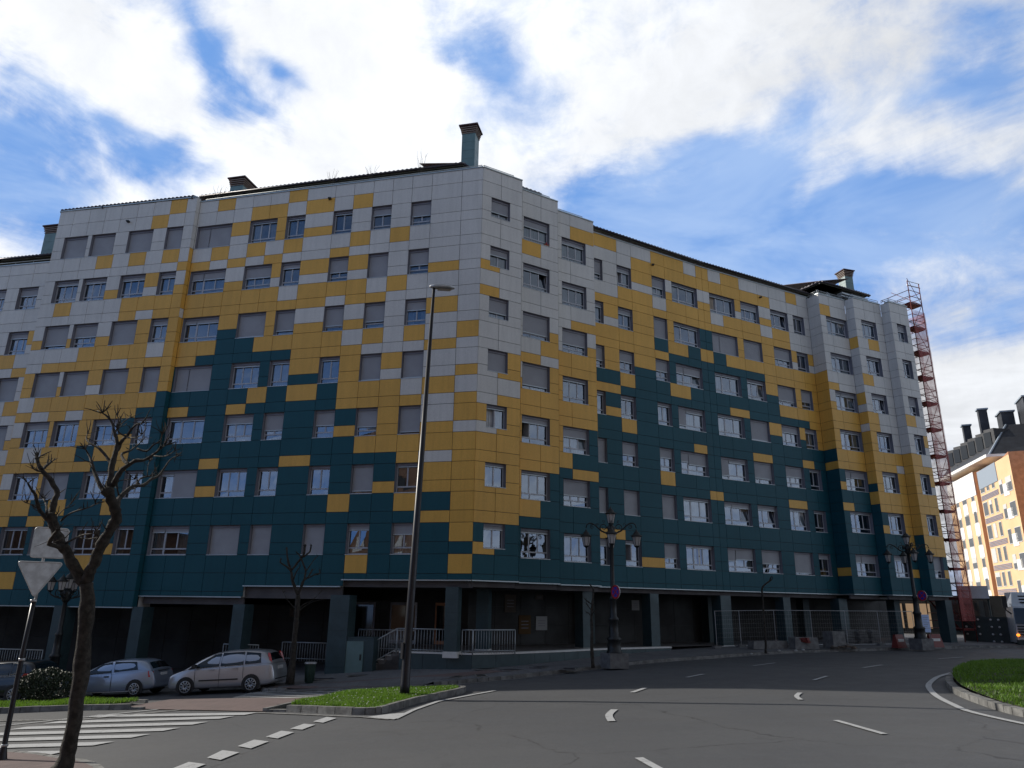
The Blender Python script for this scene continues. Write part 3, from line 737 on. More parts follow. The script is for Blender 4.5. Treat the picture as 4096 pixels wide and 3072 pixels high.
# pillars
def pillar(x, y, zb, zt, w, d, rz, base=True):
    mb = MB(); n = 5
    for i in range(n): mb.box((x, y, zb + (zt - zb) * (i + .5) / n), (w, d, (zt - zb) / n - .008), M['pillar'], rz, random.uniform(.4, .6))
    mb.box((x, y, (zb + zt) / 2), (w - .03, d - .03, zt - zb), M['core'], rz)
    if base: mb.box((x, y, zb - .12), (w + .06, d + .06, .26), M['white'], rz)
    return mb.build('pillar', bld)
aC = math.atan2(33.68 - 37.62, -1.69 + 18.38); aE = R(30.4); aF = R(27.7)
for x, y, zb, zt, w, d, a, bs in ((-22.3, 38.35, -4.0, -.15, .62, .8, aC, 0), (-18.1, 37.75, -3.7, -.15, .62, .8, aC, 0), (-12.7, 36.45, -3.6, .03, .62, .8, aC, 0), (-7.70, 35.35, -3.4, .5, .95, .8, aC, 0),
                                  (-2.50, 34.15, -1.85, .9, .60, .55, aC, 1), (-1.2, 36.6, -1.85, .9, .6, .6, aC, 1), (3.95, 40.3, -1.90, .92, .62, .75, aE, 1), (8.0, 43.0, -1.92, .92, .62, .75, aE, 1),
                                  (12.85, 45.9, -1.92, .92, .85, .75, aE, 1), (17.4, 48.2, -1.92, .92, .62, .7, aF, 1), (21.9, 50.35, -1.90, .92, .8, .7, aF, 1), (26.3, 51.9, -1.85, .92, .6, .6, aF, 1), (29.6, 51.6, -1.80, .92, .7, .7, aF, 1),
                                  (4.6, 44.6, -1.9, .92, .6, .6, aE, 0), (13.0, 49.6, -1.9, .92, .6, .6, aE, 0), (20.6, 53.2, -1.9, .92, .6, .6, aF, 0)):
    pillar(x, y, zb, zt, w, d, a, bs)

# ---- parapets, roof edges, roofs
mb = MB()
def capline(seg, z, u0=0, u1=None, o=.05): seg.box(mb, u0, u1 if u1 is not None else seg.L, z - .005, z + .055, -.35, o, M['cap'])
for key, z in (('C', 22.50), ('D1', 22.50), ('D2', 22.50), ('D3', 22.50), ('G1', 22.50), ('G2', 22.50), ('G3', 22.50), ('A', 19.58), ('A2', 19.58), ('B', 22.68), ('E', 22.62), ('F', 22.62)):
    capline(segs[key], z, -.03 if key != 'D1' else 0)
    segs[key].box(mb, 0, segs[key].L, z - .75, z - .01, -.33, -.05, M['W'])
for key in ('G1r', 'G2r', 'G3r'): segs[key].box(mb, .36, segs[key].L - .02, 22.497, 22.553, -.30, .045, M['cap'])
mb.build('parapet_cap', bld)
mb = MB()
def railing_top(seg, u0, u1, z, hgt=.16, o=-.10):
    mb.tube([seg.pt(u0, z + hgt, o), seg.pt(u1, z + hgt, o)], .022, M['rail'], 6)
    n = max(1, int((u1 - u0) / 1.2))
    for i in range(n + 1): u = u0 + (u1 - u0) * i / n; mb.tube([seg.pt(u, z, o), seg.pt(u, z + hgt, o)], .014, M['rail'], 5)
railing_top(segs['C'], .25, 17.05, 22.55); railing_top(segs['D1'], .05, 1.95, 22.55); railing_top(segs['D2'], .1, 1.9, 22.55); railing_top(segs['D3'], .1, 1.85, 22.55); railing_top(segs['A'], .1, 7.8, 19.63, .22)
for key in ('G1', 'G2', 'G3'):
    railing_top(segs[key], .05, segs[key].L - .05, 22.55, .28); railing_top(segs[key], .05, segs[key].L - .05, 22.55, .15)
for key in ('G1r', 'G2r', 'G3r'): railing_top(segs[key], .05, segs[key].L - .02, 22.55, .28); railing_top(segs[key], .05, segs[key].L - .02, 22.55, .15)
mb.build('roof_railing', bld)

def tiled_eave(name, a, b, z, back, rise, gut=True, soff=.9, ends=True, wall_z=None):
    """a, b: eave ends in plan (street to the left of a->b is the roof side); a slope of roman tiles with gutter and soffit"""
    mb = MB(); sg = Seg(a, b, 0, 0); L = sg.L; n = max(2, int(L / .26)); st = L / n; rr = .075
    for i in range(n):      # barrel tile rows running up the slope
        u = (i + .5) * st; prev = None
        for k in range(5):
            an = math.pi * k / 4; x = u - math.cos(an) * st * .36; zz = math.sin(an) * rr
            cur = (sg.pt(x, z + zz, .06), sg.pt(x, z + zz + rise, -back))
            if prev: mb.poly([prev[0], cur[0], cur[1], prev[1]], M['roof'], random.uniform(.35, .65))
            prev = cur
        mb.poly([sg.pt(u - st * .5, z - .002, .03), sg.pt(u + st * .5, z - .002, .03), sg.pt(u + st * .5, z + rise - .002, -back), sg.pt(u - st * .5, z + rise - .002, -back)], M['roof'])
        mb.poly([sg.pt(u - st * .36, z, .06)] + [sg.pt(u - math.cos(math.pi * k / 4) * st * .36, z + math.sin(math.pi * k / 4) * rr, .06) for k in (1, 2, 3)] + [sg.pt(u + st * .36, z, .06)], M['gutter'])
    o = mb.build('roof', bld)
    mb = MB()
    if gut: mb.tube([sg.pt(0, z - .06, .08), sg.pt(L, z - .06, .08)], .065, M['gutter'], 8)
    for i in range(int(L / 6) + 1): mb.box(sg.pt(min(L - .1, 3 + i * 6), z - .13, .05), (.06, .1, .12), M['gutter'], math.atan2(sg.d[1], sg.d[0]))
    mb.poly([sg.pt(0, z - .05, .04), sg.pt(L, z - .05, .04), sg.pt(L, z - .05, -soff), sg.pt(0, z - .05, -soff)], M['soffit'])
    sg.box(mb, 0, L, z - .16, z - .035, -.04, .02, M['soffit'])
    if wall_z is not None: sg.box(mb, .0, L, wall_z, z - .06, -soff - .2, -soff, M['core'])
    mb.build('gutter', o)
    return o
C_ = segs['C']
a_ = C_.pt(-.9, 0, -1.0)[:2]; b_ = C_.pt(15.67, 0, -1.0)[:2]
tiled_eave('roof', a_, b_, 23.62, 5.5, 1.75, wall_z=22.4)
c_ = (a_[0] + 0, a_[1])
# hip end at the corner: eave turns back
tiled_eave('roof', b_, (b_[0] + 2.2, b_[1] + 3.0), 23.62, 3.4, 1.3, soff=.9, wall_z=22.4)
d2 = segs['D2']; tiled_eave('roof', d2.pt(-.9, 0, -1.1)[:2], d2.pt(1.95, 0, -1.1)[:2], 23.45, 4.0, 1.2, wall_z=22.3)
tiled_eave('roof', segs['B'].pt(-.05, 0, -.02)[:2], segs['B'].pt(9.1, 0, -.02)[:2], 22.79, 6.5, 2.0, gut=False, soff=.3)
tiled_eave('roof', segs['A2'].pt(0, 0, -1.0)[:2], segs['A2'].pt(segs['A2'].L, 0, -1.0)[:2], 20.72, 6.0, 1.85, wall_z=19.4)
tiled_eave('roof', segs['A'].pt(0, 0, -1.0)[:2], segs['A'].pt(7.9, 0, -1.0)[:2], 20.72, 6.0, 1.85, wall_z=19.4)
tiled_eave('roof', segs['E'].pt(-.05, 0, .17)[:2], segs['E'].pt(segs['E'].L + .02, 0, .17)[:2], 22.92, 6.5, 2.0, soff=.25)
tiled_eave('roof', segs['F'].pt(.02, 0, .17)[:2], segs['F'].pt(segs['F'].L + .05, 0, .17)[:2], 22.92, 6.5, 2.0, soff=.25)
g = Seg((22.48, 49.20), (30.19, 51.40), 0, 0)
gl_, gc_, gr_ = g.pt(.10, 0, -1.9)[:2], g.pt(.55, 0, -.15)[:2], g.pt(5.75, 0, -1.15)[:2]
tiled_eave('roof', gl_, gc_, 23.66, 3.5, 1.1, soff=2.5); tiled_eave('roof', gc_, gr_, 23.66, 4.5, 1.4, soff=2.6, wall_z=22.4)
# awning box and small glass gable on the end terrace
mb = MB(); g2 = Seg(gc_, gr_, 0, 0); g2.box(mb, 2.3, 5.2, 23.22, 23.34, -.55, -.1, M['sill']); g2.box(mb, 2.3, 5.2, 23.06, 23.14, -.5, -.2, M['sill']); mb.build('awning_box', bld)
mb = MB(); gg = segs['G1']; p0, p1, p2_ = gg.pt(1.2, 22.5, -.6), gg.pt(2.75, 22.5, -.6), gg.pt(1.75, 23.25, -.6)
mb.poly([p0, p1, p2_], M['glass'])
for a, b in ((p0, p1), (p1, p2_), (p2_, p0), (gg.pt(1.75, 22.5, -.6), p2_)): mb.tube([a, b], .025, M['sill'], 5)
mb.build('terrace_glazing', bld)

def chimney(sg, u, off, zb, zt, w, d):
    mb = MB(); a = math.atan2(sg.d[1], sg.d[0]); c = sg.pt(u, 0, off); n = max(1, int((zt - zb) / .62))
    for i in range(n): mb.box((c[0], c[1], zb + (zt - zb - .5) * (i + .5) / n), (w, d, (zt - zb - .5) / n - .012), M['chim'], a, random.uniform(.4, .6))
    mb.box((c[0], c[1], (zb + zt) / 2 - .25), (w - .03, d - .03, zt - zb - .5), M['core'], a)
    o = mb.build('chimney', bld); mb = MB()
    for i in range(4): mb.box((c[0], c[1], zt - .46 + i * .12), (w + .06 + .05 * i, d + .06 + .05 * i, .055), M['chimcap'], a)
    mb.box((c[0], c[1], zt - .25), (w - .1, d - .1, .48), M['gutter'], a); mb.box((c[0], c[1], zt + .03), (w + .34, d + .34, .08), M['roof'], a)
    mb.build('chimney_cap', o)
chimney(C_, 15.6, -2.5, 23.0, 26.85, .80, .80); chimney(C_, .45, -3.0, 23.6, 25.55, .9, 1.2)
chimney(segs['A'], 4.35, -3.4, 21.0, 23.95, 1.05, 1.0); chimney(g, 5.6, -3.2, 23.8, 26.5, .75, .75)
# unseen solid core, added so that the sun cannot pass through the block
mb = MB()
core = [(-78, 64), (-78, 52), (-35.8, 42.9), (-27.6, 41.0), (-18.3, 39.1), (-1.9, 35.2), (1.0, 37.0), (4.6, 41.7), (12.7, 46.9), (22.2, 51.9), (29.6, 53.0), (27.0, 60.6), (16.0, 58.2), (3.0, 50.2), (-4.0, 46.5)]
vs = [(x, y, 1.3) for x, y in core] + [(x, y, 22.3 if x > -27 else 19.4) for x, y in core]; n = len(core)
mb.faces(vs, [tuple(range(n))[::-1], tuple(range(n, 2 * n))] + [(i, (i + 1) % n, n + (i + 1) % n, n + i) for i in range(n)], M['core'])
mb.build('solid_core', bld)
# wall lamps near the top
mb = MB()
for key, u, z in (('C', 8.35, 21.66), ('B', 4.95, 21.5), ('E', 4.95, 21.62), ('F', 5.4, 21.55)): mb.box(segs[key].pt(u, z, .09), (.16, .18, .08), M['iron'], 0)
mb.build('wall_lamp', bld)
# dry weeds in the eaves
for i, u in enumerate((8.2, 10.6, 13.5, 1.0)):
    mb = MB(); b0 = Vector(C_.pt(u, 22.6, -.25))
    for k in range(9):
        p = b0.copy(); pts = [tuple(p)]; dx, dy = random.uniform(-.35, .35), random.uniform(-.2, .2)
        for j in range(4): p = p + Vector((dx * .3 + random.uniform(-.06, .06), dy * .3, random.uniform(.22, .40) * (1.15 if i == 2 else .8))); pts.append(tuple(p))
        mb.tube(pts, [.010, .009, .008, .006, .004], M['bark'], 4, False)
    tag(mb.build('dry_weed'), ('dry twiggy weed on the parapet, between the other two to the left of the chimney', 'leftmost of the three clustered dry weeds growing by the roof gutter', 'tallest dry weed on the roof edge, nearest the tall chimney', 'lone dry weed on the roof edge beside the low chimney')[(1, 0, 2, 3)[i]], 'weed', 'dry weeds growing on the roof edge')

# ------------------------------------------------------------------ ground, roads, pavements
mb = MB()
xs = sorted(set(KX + [-420, -150, 200, 460]))
for i in range(len(xs) - 1):
    for y0, y1 in ((-160, -30), (-30, 13), (13, 20), (20, 40), (40, 120), (120, 460)):
        a, b = xs[i], xs[i + 1]; mb.poly([(a, y0, h(a) - .02), (b, y0, h(b) - .02), (b, y1, h(b) - .02), (a, y1, h(a) - .02)], M['asphalt'])
tag(mb.build('road'), kind='structure')

far_kerb = [(-60, 45.5), (-34, 39.2), (-19.0, 35.0), (-12.2, 33.4), (-10.5, 33.0), (-10.0, 31.7), (-9.59, 30.76), (-8.60, 30.30), (-7.45, 29.96), (-5.49, 29.85), (-3.19, 29.75), (-2.3, 30.15), (-1.2, 30.75), (.2, 31.5), (1.9, 32.95), (3.77, 34.57), (5.59, 36.34), (10.17, 39.29), (14.10, 41.98), (19.62, 44.45), (26.22, 47.4), (35.56, 50.6), (48, 53.2), (70, 55.5), (120, 60)]
back = [(-60, 58), (-36.5, 48.8), (-18.6, 45.2), (-2.2, 41.4), (4.8, 45.8), (9.2, 48.6), (20.6, 54.8), (27, 60.5), (33, 66), (60, 80), (120, 95)]
def side_z(x, y):
    """pavement height: rises from the kerb to the building line"""
    best = 1e9
    for a, b in zip(far_kerb[:-1], far_kerb[1:]):
        dx, dy = b[0] - a[0], b[1] - a[1]; t = max(0, min(1, ((x - a[0]) * dx + (y - a[1]) * dy) / (dx * dx + dy * dy)))
        best = min(best, math.hypot(x - a[0] - t * dx, y - a[1] - t * dy))
    return h(x) + .12 + .035 * min(best, 5)
kl = smooth_line(far_kerb, 3)
def lowered(p): return .035 if (-8.9 < p[0] < -3.0) else .12
kerb('far_kerb', kl, lowered, .16)
mb = MB(); inn = offset_line(kl, .16)
for i in range(len(inn) - 1):
    a, b = inn[i], inn[i + 1]
    for j in range(6):
        t0, t1 = (0, .35, .9, 2., 5., 12.)[j], (.35, .9, 2., 5., 12., 24.)[j]
        nx, ny = -(b[1] - a[1]), b[0] - a[0]; Ln = math.hypot(nx, ny); 
        def q(p, t, ref):
            # march straight back in +y (towards the block)
            return (p[0], p[1] + t, side_z(p[0], p[1] + t) - (.085 * (1 - min(t, .9) / .9) if -8.9 < p[0] < -3.0 else 0))
        mb.poly([q(a, t0, a), q(b, t0, b), q(b, t1, b), q(a, t1, a)], M['pave'])
tag(mb.build('pavement'), kind='structure')
# reddish paving band leading to the crossing
mb = MB()
red = [(-9.2, 30.75), (-8.0, 30.35), (-5.6, 30.1), (-3.3, 30.0), (-2.6, 30.6), (-1.6, 31.6), (.2, 33.2), (-.9, 33.4), (-3.6, 31.9), (-6.2, 31.3), (-9.3, 31.5)]
mb.poly([(x, y, side_z(x, y) + .012 - (.085 * (1 - min(max(y - 30.1, 0), .9) / .9) if -8.9 < x < -3.0 else 0)) for x, y in red], M['redpave'])
tag(mb.build('pavement_band'), kind='structure')
# manhole covers and patches
for i, (x, y, w, d) in enumerate(((-7.6, 32.6, 1.1, .5), (-6.3, 33.2, 1.0, .3), (.1, 33.4, .9, .6), (-.9, 34.0, 1.3, .5), (1.4, 34.3, .8, .5), (-2.0, 31.4, .8, .3), (2.6, 33.3, .9, .5), (-1.1, 31.6, .7, .35))):
    mb = MB(); z = side_z(x, y) + .012; mb.box((x, y, z), (w, d, .02), M['iron'] if i % 2 else M['gutter'], .3 + i * .2)
    mb.box((x, y, z - .004), (w + .12, d + .12, .02), M['kerb'], .3 + i * .2)
    tag(mb.build('manhole_cover'), kind='structure')

def flat(name, poly, m, dz, kind='structure'):
    mb = MB(); sheet(mb, ccw(poly), m, dz); return tag(mb.build(name), kind=kind)
# zebra 1: bars run along the street
mb = MB()
ZR = [(-9.25, 26.05), (-7.71, 23.84), (-8.21, 23.24), (-8.59, 22.25), (-8.97, 21.29), (-9.34, 20.36), (-9.76, 19.39), (-10.21, 18.30)]
ZL = [(-12.6, 27.0), (-13.34, 25.39), (-13.88, 24.21), (-14.25, 23.21), (-14.6, 22.2), (-14.95, 21.2), (-15.3, 20.2), (-13.0, 18.95)]
for i, (r_, l_) in enumerate(zip(ZR, ZL)):
    if i == 0: w = .20
    else: w = .235
    mb2 = [(l_[0] - .1, l_[1] - w), (r_[0] - .12, r_[1] - w), (r_[0] + .14, r_[1] + w), (l_[0] + .14, l_[1] + w)]
    sheet(mb, ccw(mb2), M['line'], .004)
tag(mb.build('crossing_marking'), kind='structure')
mb = MB()
for i in range(8):
    t = i * 1.0; y0 = 27.15 + i * .48
    sheet(mb, ccw([(-10.2 + i * .03, y0 + .95), (-6.55 + i * .36, y0 - .1), (-6.45 + i * .36, y0 + .13), (-10.1 + i * .03, y0 + 1.19)]), M['line'], .004)
tag(mb.build('crossing_marking'), kind='structure')
# short broad dashes across the mouth of the street
mb = MB()
for c in (((-5.23, 21.38), (-5.05, 22.19), (-4.70, 21.84), (-4.88, 21.05)), ((-5.52, 20.25), (-5.38, 21.04), (-5.01, 20.75), (-5.14, 19.98)), ((-5.77, 19.11), (-5.66, 19.97), (-5.24, 19.62), (-5.38, 18.76)),
          ((-6.03, 17.96), (-5.93, 18.76), (-5.47, 18.38), (-5.60, 17.55)), ((-6.21, 16.69), (-6.20, 17.52), (-5.70, 17.12), (-5.80, 16.34)), ((-6.50, 15.50), (-6.42, 16.30), (-5.95, 15.96), (-6.05, 15.15)), ((-6.75, 14.3), (-6.67, 15.1), (-6.2, 14.76), (-6.3, 13.95))): sheet(mb, ccw(list(c)), M['line'], .004)
tag(mb.build('road_marking'), kind='structure')
def dash(pts, w, m='line'):
    mb = MB(); sheet_line(mb, pts, w, M[m]); return tag(mb.build('road_marking'), kind='structure')
def sheet_line(mb, pts, w, m, dz=.004):
    a = offset_line(pts, w / 2); b = offset_line(pts, -w / 2)
    for i in range(len(pts) - 1): sheet(mb, ccw([a[i], a[i + 1], b[i + 1], b[i]]), m, dz)
dash(smooth_line([(2.53, 19.25), (2.60, 20.3), (2.88, 21.3)], 3), .19); dash([(3.99, 25.16), (4.61, 26.32)], .17); dash([(6.76, 29.50), (7.66, 30.53)], .16); dash([(10.81, 34.25), (12.3, 35.7)], .15)
dash([(2.42, 14.75), (2.74, 12.9)], .16); dash(smooth_line([(8.85, 23.75), (8.42, 22.9), (8.22, 22.06)], 3), .14); dash([(10.76, 27.48), (11.83, 28.91)], .13); dash([(14.77, 32.34), (16.28, 33.73)], .18); dash([(21.08, 37.94), (23.17, 39.35)], .15); dash([(7.56, 18.25), (7.72, 16.3)], .14)
rline = smooth_line([(12.2, 10.0), (11.7, 13.0), (11.35, 16.2), (11.27, 18.98), (11.65, 20.59), (12.34, 22.62), (13.49, 25.08), (14.77, 27.07), (15.86, 28.49), (18.24, 31.04), (22.5, 35.0), (30, 40.5)], 4)
dash(rline, .17); dash(offset_line(kl, -.38), .07, 'oldline')
wl = [(-7.11, 23.92), (-4.62, 22.21), (-3.05, 21.06), (-2.27, 24.69), (-.59, 27.0)]
dash([(-7.6, 24.05), (-6.6, 23.45), (-5.4, 22.70), (-4.1, 21.9), (-3.15, 21.15)], .12, 'oldline'); dash([(-3.0, 21.2), (-2.72, 22.9), (-2.20, 24.69), (-1.4, 25.9), (-.45, 27.2)], .16, 'line')
flat('road_marking', [(-3.85, 21.75), (-3.0, 21.05), (-2.8, 22.3), (-3.3, 22.2)], M['line'], .0045)
dash([(-19.5, 26.2), (-13.2, 24.6), (-9.8, 26.35)], .16, 'oldline'); dash([(-22, 22.6), (-14.9, 24.2), (-11.3, 26.6)], .14, 'line')

# ---- grass islands with kerbs
def grass_field(name, poly, dz, n, hmin=.05, hmax=.11, flowers=0, mound=0.0):
    """soil sheet plus very many blades, as one object"""
    mb = MB(); poly = ccw(poly); xs_ = [p[0] for p in poly]; ys = [p[1] for p in poly]
    cx_, cy_ = sum(xs_) / len(xs_), sum(ys) / len(ys)
    def z(x, y): return h(x) + dz + mound * max(0, 1 - math.hypot((x - cx_) / (max(xs_) - min(xs_)) * 2.2, (y - cy_) / (max(ys) - min(ys)) * 2.2))
    for i in range(len(poly)):
        a, b = poly[i], poly[(i + 1) % len(poly)]; mb.poly([(a[0], a[1], z(*a)), (b[0], b[1], z(*b)), (cx_, cy_, z(cx_, cy_))], M['soil'])
    c = 0
    while c < n:
        x, y = random.uniform(min(xs_), max(xs_)), random.uniform(min(ys), max(ys))
        if not inside((x, y), poly): continue
        c += 1; zz = z(x, y); a = random.random() * 6.28; hh = random.uniform(hmin, hmax) * (1 + .5 * math.sin(x * 2.1) * math.sin(y * 1.7)); w = random.uniform(.012, .028); lx, ly = random.uniform(-.05, .05), random.uniform(-.05, .05)
        mb.poly([(x - w * math.cos(a), y - w * math.sin(a), zz), (x + w * math.cos(a), y + w * math.sin(a), zz), (x + lx, y + ly, zz + hh)], M['grass'], random.random())
    for i in range(flowers):
        while True:
            x, y = random.uniform(min(xs_), max(xs_)), random.uniform(min(ys), max(ys))
            if inside((x, y), poly): break
        mb.box((x, y, z(x, y) + .10), (.03, .03, .012), M['white'], random.random() * 3)
    return tag(mb.build(name), 'short bright green grass ' + {'a': 'of the small kerbed island under the tall lamp post', 'b': 'on the long verge in front of the parked cars', 'c': 'of the roundabout at the right edge'}[name[-1:]] if 0 else None, 'grass', kind='stuff')
islF = [(-7.52, 24.28), (-6.71, 23.97), (-5.60, 23.29), (-4.42, 22.49), (-3.74, 22.37), (-3.41, 22.76), (-2.74, 24.70), (-1.75, 26.37), (-1.45, 27.3), (-1.72, 27.9), (-3.84, 28.2), (-5.48, 28.1), (-6.13, 27.31), (-6.92, 25.72)]
def isl_h(p): return .05 if p[0] < -7.0 else .17
ring = islF + [islF[0]]
kerb('island_kerb', smooth_line(ring[:10], 2), isl_h, .15); kerb('island_kerb', smooth_line(ring[9:], 2), .10, .15)
ig = [(-6.75, 24.6), (-5.5, 23.6), (-4.35, 22.75), (-3.75, 22.62), (-3.58, 22.9), (-2.92, 24.75), (-1.95, 26.4), (-1.68, 27.2), (-1.85, 27.7), (-3.84, 27.98), (-5.4, 27.9), (-6.0, 27.1), (-6.6, 25.7)]
o = grass_field('island_grass', ig, .11, 26000, flowers=90); o['label'] = 'short sunlit grass on the kerbed island round the tall lamp post'
# refuge between the two islands, reddish paving
flat('refuge_paving', [(-13.4, 27.6), (-12.3, 26.7), (-7.4, 24.2), (-6.9, 25.7), (-6.1, 27.2), (-8.9, 28.4), (-12.6, 29.6)], M['redpave'], .006)
Lf = [(-60, 36.5), (-30, 29.8), (-22.0, 28.3), (-17.68, 27.65), (-15.18, 27.47), (-13.60, 27.02), (-12.30, 26.68)]
Lb = [(-13.1, 28.8), (-14.02, 29.35), (-17.30, 29.65), (-24, 30.6), (-34, 33.2), (-60, 40.5)]
kerb('verge_kerb', smooth_line(Lf, 2), lambda p: .17 if p[0] < -13.5 else .06, .15)
kerb('verge_kerb', Lb, .10, .12)
vg = [(-34, 30.95), (-22.0, 28.55), (-17.68, 27.88), (-15.2, 27.7), (-13.9, 27.35), (-13.2, 28.2), (-14.1, 29.15), (-17.30, 29.45), (-24, 30.4), (-34, 33.0)]
o = grass_field('verge_grass', vg, .12, 26000, .07, .15); o['label'] = 'bright grass strip along the kerb in front of the parked cars'
rk = smooth_line([(12.9, 9.5), (12.35, 13.0), (12.05, 16.2), (11.97, 18.32), (12.23, 20.05), (13.04, 22.83), (14.22, 25.35), (15.37, 27.20), (16.66, 28.97), (18.92, 31.77), (22.5, 34.6), (28, 38.0), (36, 41.0)], 4)
rk2 = offset_line(rk, -.0); kerb('roundabout_kerb', rk[::-1], .15, .22)
rg = [(p[0] + .25, p[1] - .05) for p in rk if p[1] > 12] + [(44, 41), (44, 12)]
mbg = None
o = grass_field('roundabout_grass', [(p[0] + .22, p[1] - .08) for p in rk if p[1] > 14] + [(30, 36), (30, 14)], .10, 95000, .04, .10, mound=.28); o['label'] = 'broad green lawn of the roundabout at the right edge'
# near pavement corner where the photographer's tree stands
nk = smooth_line([(-26, 15.5), (-18, 17.6), (-12.6, 18.25), (-11.27, 18.18), (-10.41, 17.79), (-9.53, 17.14), (-8.29, 16.20), (-7.2, 14.6), (-6.8, 12.5), (-6.6, 9)], 3)
kerb('near_kerb', nk[::-1], .12, .16)
mb = MB(); inn = offset_line(nk[::-1], .16)[::-1]
for i in range(len(inn) - 1):
    a, b = inn[i], inn[i + 1]
    mb.poly([(a[0], a[1], h(a[0]) + .12), (b[0], b[1], h(b[0]) + .12), (b[0], 2, h(b[0]) + .12), (a[0], 2, h(a[0]) + .12)] if b[0] - a[0] > .02 else [(a[0], a[1], h(a[0]) + .12), (b[0], b[1], h(b[0]) + .12), (-20, 2, h(-20) + .12), (-20, 2.1, h(-20) + .12)], M['redpave'])
tag(mb.build('near_pavement'), kind='structure')

# ---- raised terrace at the corner, steps and railings
mb = MB(); zt = -1.90
edge = [(-4.9, 34.75), (-1.60, 33.93), (.5, 35.25), (2.7, 37.3), (4.9, 39.6), (9.0, 42.6)]
poly = edge + [(13.0, 45.6), (22, 50.2), (30.5, 51.9), (27, 60), (20.6, 54.4), (9.2, 48.2), (-2.2, 41.0), (-6.4, 42.0)]
mb.poly([(x, y, zt) for x, y in poly], M['terr'])
for i in range(len(edge) - 1):
    sg = Seg(edge[i], edge[i + 1], 0, 0); n = max(1, round(sg.L / 1.1))
    for k in range(n): sg.box(mb, k * sg.L / n + .008, (k + 1) * sg.L / n - .008, -3.6, zt - .06, -.2, 0, M['pillar'], random.uniform(.4, .6))
    sg.box(mb, 0, sg.L, zt - .06, zt + .01, -.4, .03, M['white'])
sg = Seg((-4.9, 34.75), (-1.6, 33.93), 0, 0)
tag(mb.build('terrace'), kind='structure')
st = thing('staircase', (-6.0, 35.2, -2.9), 'short flight of grey steps with white edges climbing to the corner terrace', 'stairs')
mb = MB(); w0, w1 = sg.pt(-2.15, 0, 0), sg.pt(0, 0, 0); ns = 6
for i in range(ns):
    u0 = -2.05 + i * 2.05 / ns; za = -2.98 + i * (1.08 / ns); sg.box(mb, u0, 0.0, za - .6, za + .155, -1.6, -.04, M['terr']); sg.box(mb, u0 - .02, u0 + .28, za + .155, za + .185, -1.62, -.02, M['white'])
mb.build('tread', st)
def railing(name, label, runs, hgt=.95, parts=None, col='rail'):
    t = thing(name, runs[0][0], label, 'railing', 'pale steel railings of the corner terrace'); top = MB(); bars = MB()
    for a, b in runs:
        a, b = Vector(a), Vector(b); up = Vector((0, 0, hgt)); top.tube([a + up, b + up], .028, M[col], 8); top.tube([a + Vector((0, 0, .07)), b + Vector((0, 0, .07))], .018, M[col], 6)
        n = max(2, int((b - a).length / .135))
        for i in range(n + 1):
            p = a.lerp(b, i / n); r_ = .022 if i in (0, n) else .011; bars.tube([p - Vector((0, 0, .04 if i not in (0, n) else .12)), p + up], r_, M[col], 5)
    top.build('handrail', t); bars.build('baluster', t); return t
railing('railing', 'sloping pale steel railing beside the steps, running on left of the green pillar', [(sg.pt(-2.1, -2.92, .0), sg.pt(-.15, -1.88, .0)), (sg.pt(-.13, -1.88, 0), sg.pt(2.15, -1.88, -.0))])
railing('railing', 'level pale steel railing on the terrace wall, right of the green corner pillar', [((-2.05, 34.03, -1.88), (-1.58, 33.92, -1.88)), ((-1.56, 33.93, -1.88), (.30, 35.05, -1.88))])
railing('railing', 'dim second steel railing deeper in the shade behind the steps', [((-7.2, 36.9, -1.95), (-4.4, 36.2, -1.95))], .9)
railing('railing', 'dark low railing in the arcade behind the hatchback and dark car', [((-28, 37.6, -2.95), (-21.8, 36.3, -2.95))], .8)
railing('railing', 'dim low railing in the arcade behind the silver minivan', [((-13.6, 36.9, -2.6), (-11.8, 36.5, -2.6))], .8)
railing('railing', 'dim railing deep in the arcade between minivan and small pollarded tree', [((-11.0, 37.6, -2.5), (-8.6, 37.0, -2.5))], .8)
# meter cabinet against the wide pillar
ca = thing('meter_cabinet', (-7.0, 34.9, -3.1), 'green tiled meter cabinet with a white metal door beside the wide pillar', 'cabinet')
cg = Seg((-7.75, 35.02), (-5.75, 34.55), 0, 0); mb = MB(); cg.box(mb, 0.0, 1.75, -3.4, -1.36, -.75, 0, M['pillar'], .5); cg.box(mb, -.02, 1.77, -1.36, -1.32, -.77, .02, M['pillar']); mb.build('housing', ca)
mb = MB(); cg.box(mb, .28, 1.28, -2.90, -1.50, .0, .035, M['chim']); cg.box(mb, .28, 1.28, -2.95, -2.90, .0, .05, M['galv']); d = mb.build('door', ca)
mb = MB(); cg.box(mb, 1.13, 1.2, -2.3, -2.05, .035, .06, M['black']); mb.build('handle', d)

# litter bin
bn = thing('litter_bin', (-8.01, 31.55, side_z(-8.01, 31.55)), 'dark green round litter bin on the pavement right of the small pollarded tree', 'bin')
mb = MB(); z = side_z(-8.01, 31.55); mb.lathe((-8.01, 31.55, z), [(.15, .0), (.17, .06), (.21, .72), (.215, .74)], M['bin'], 16)
for k in range(16): a = k * math.pi / 8; mb.tube([(-8.01 + .175 * math.cos(a), 31.55 + .175 * math.sin(a), z + .06), (-8.01 + .218 * math.cos(a), 31.55 + .218 * math.sin(a), z + .72)], .008, M['bin'], 4)
mb.build('body', bn); mb = MB(); mb.lathe((-8.01, 31.55, z), [(.235, .72), (.245, .74), (.245, .78), (.20, .80), (.12, .80)], M['galv'], 16); mb.build('lid', bn)

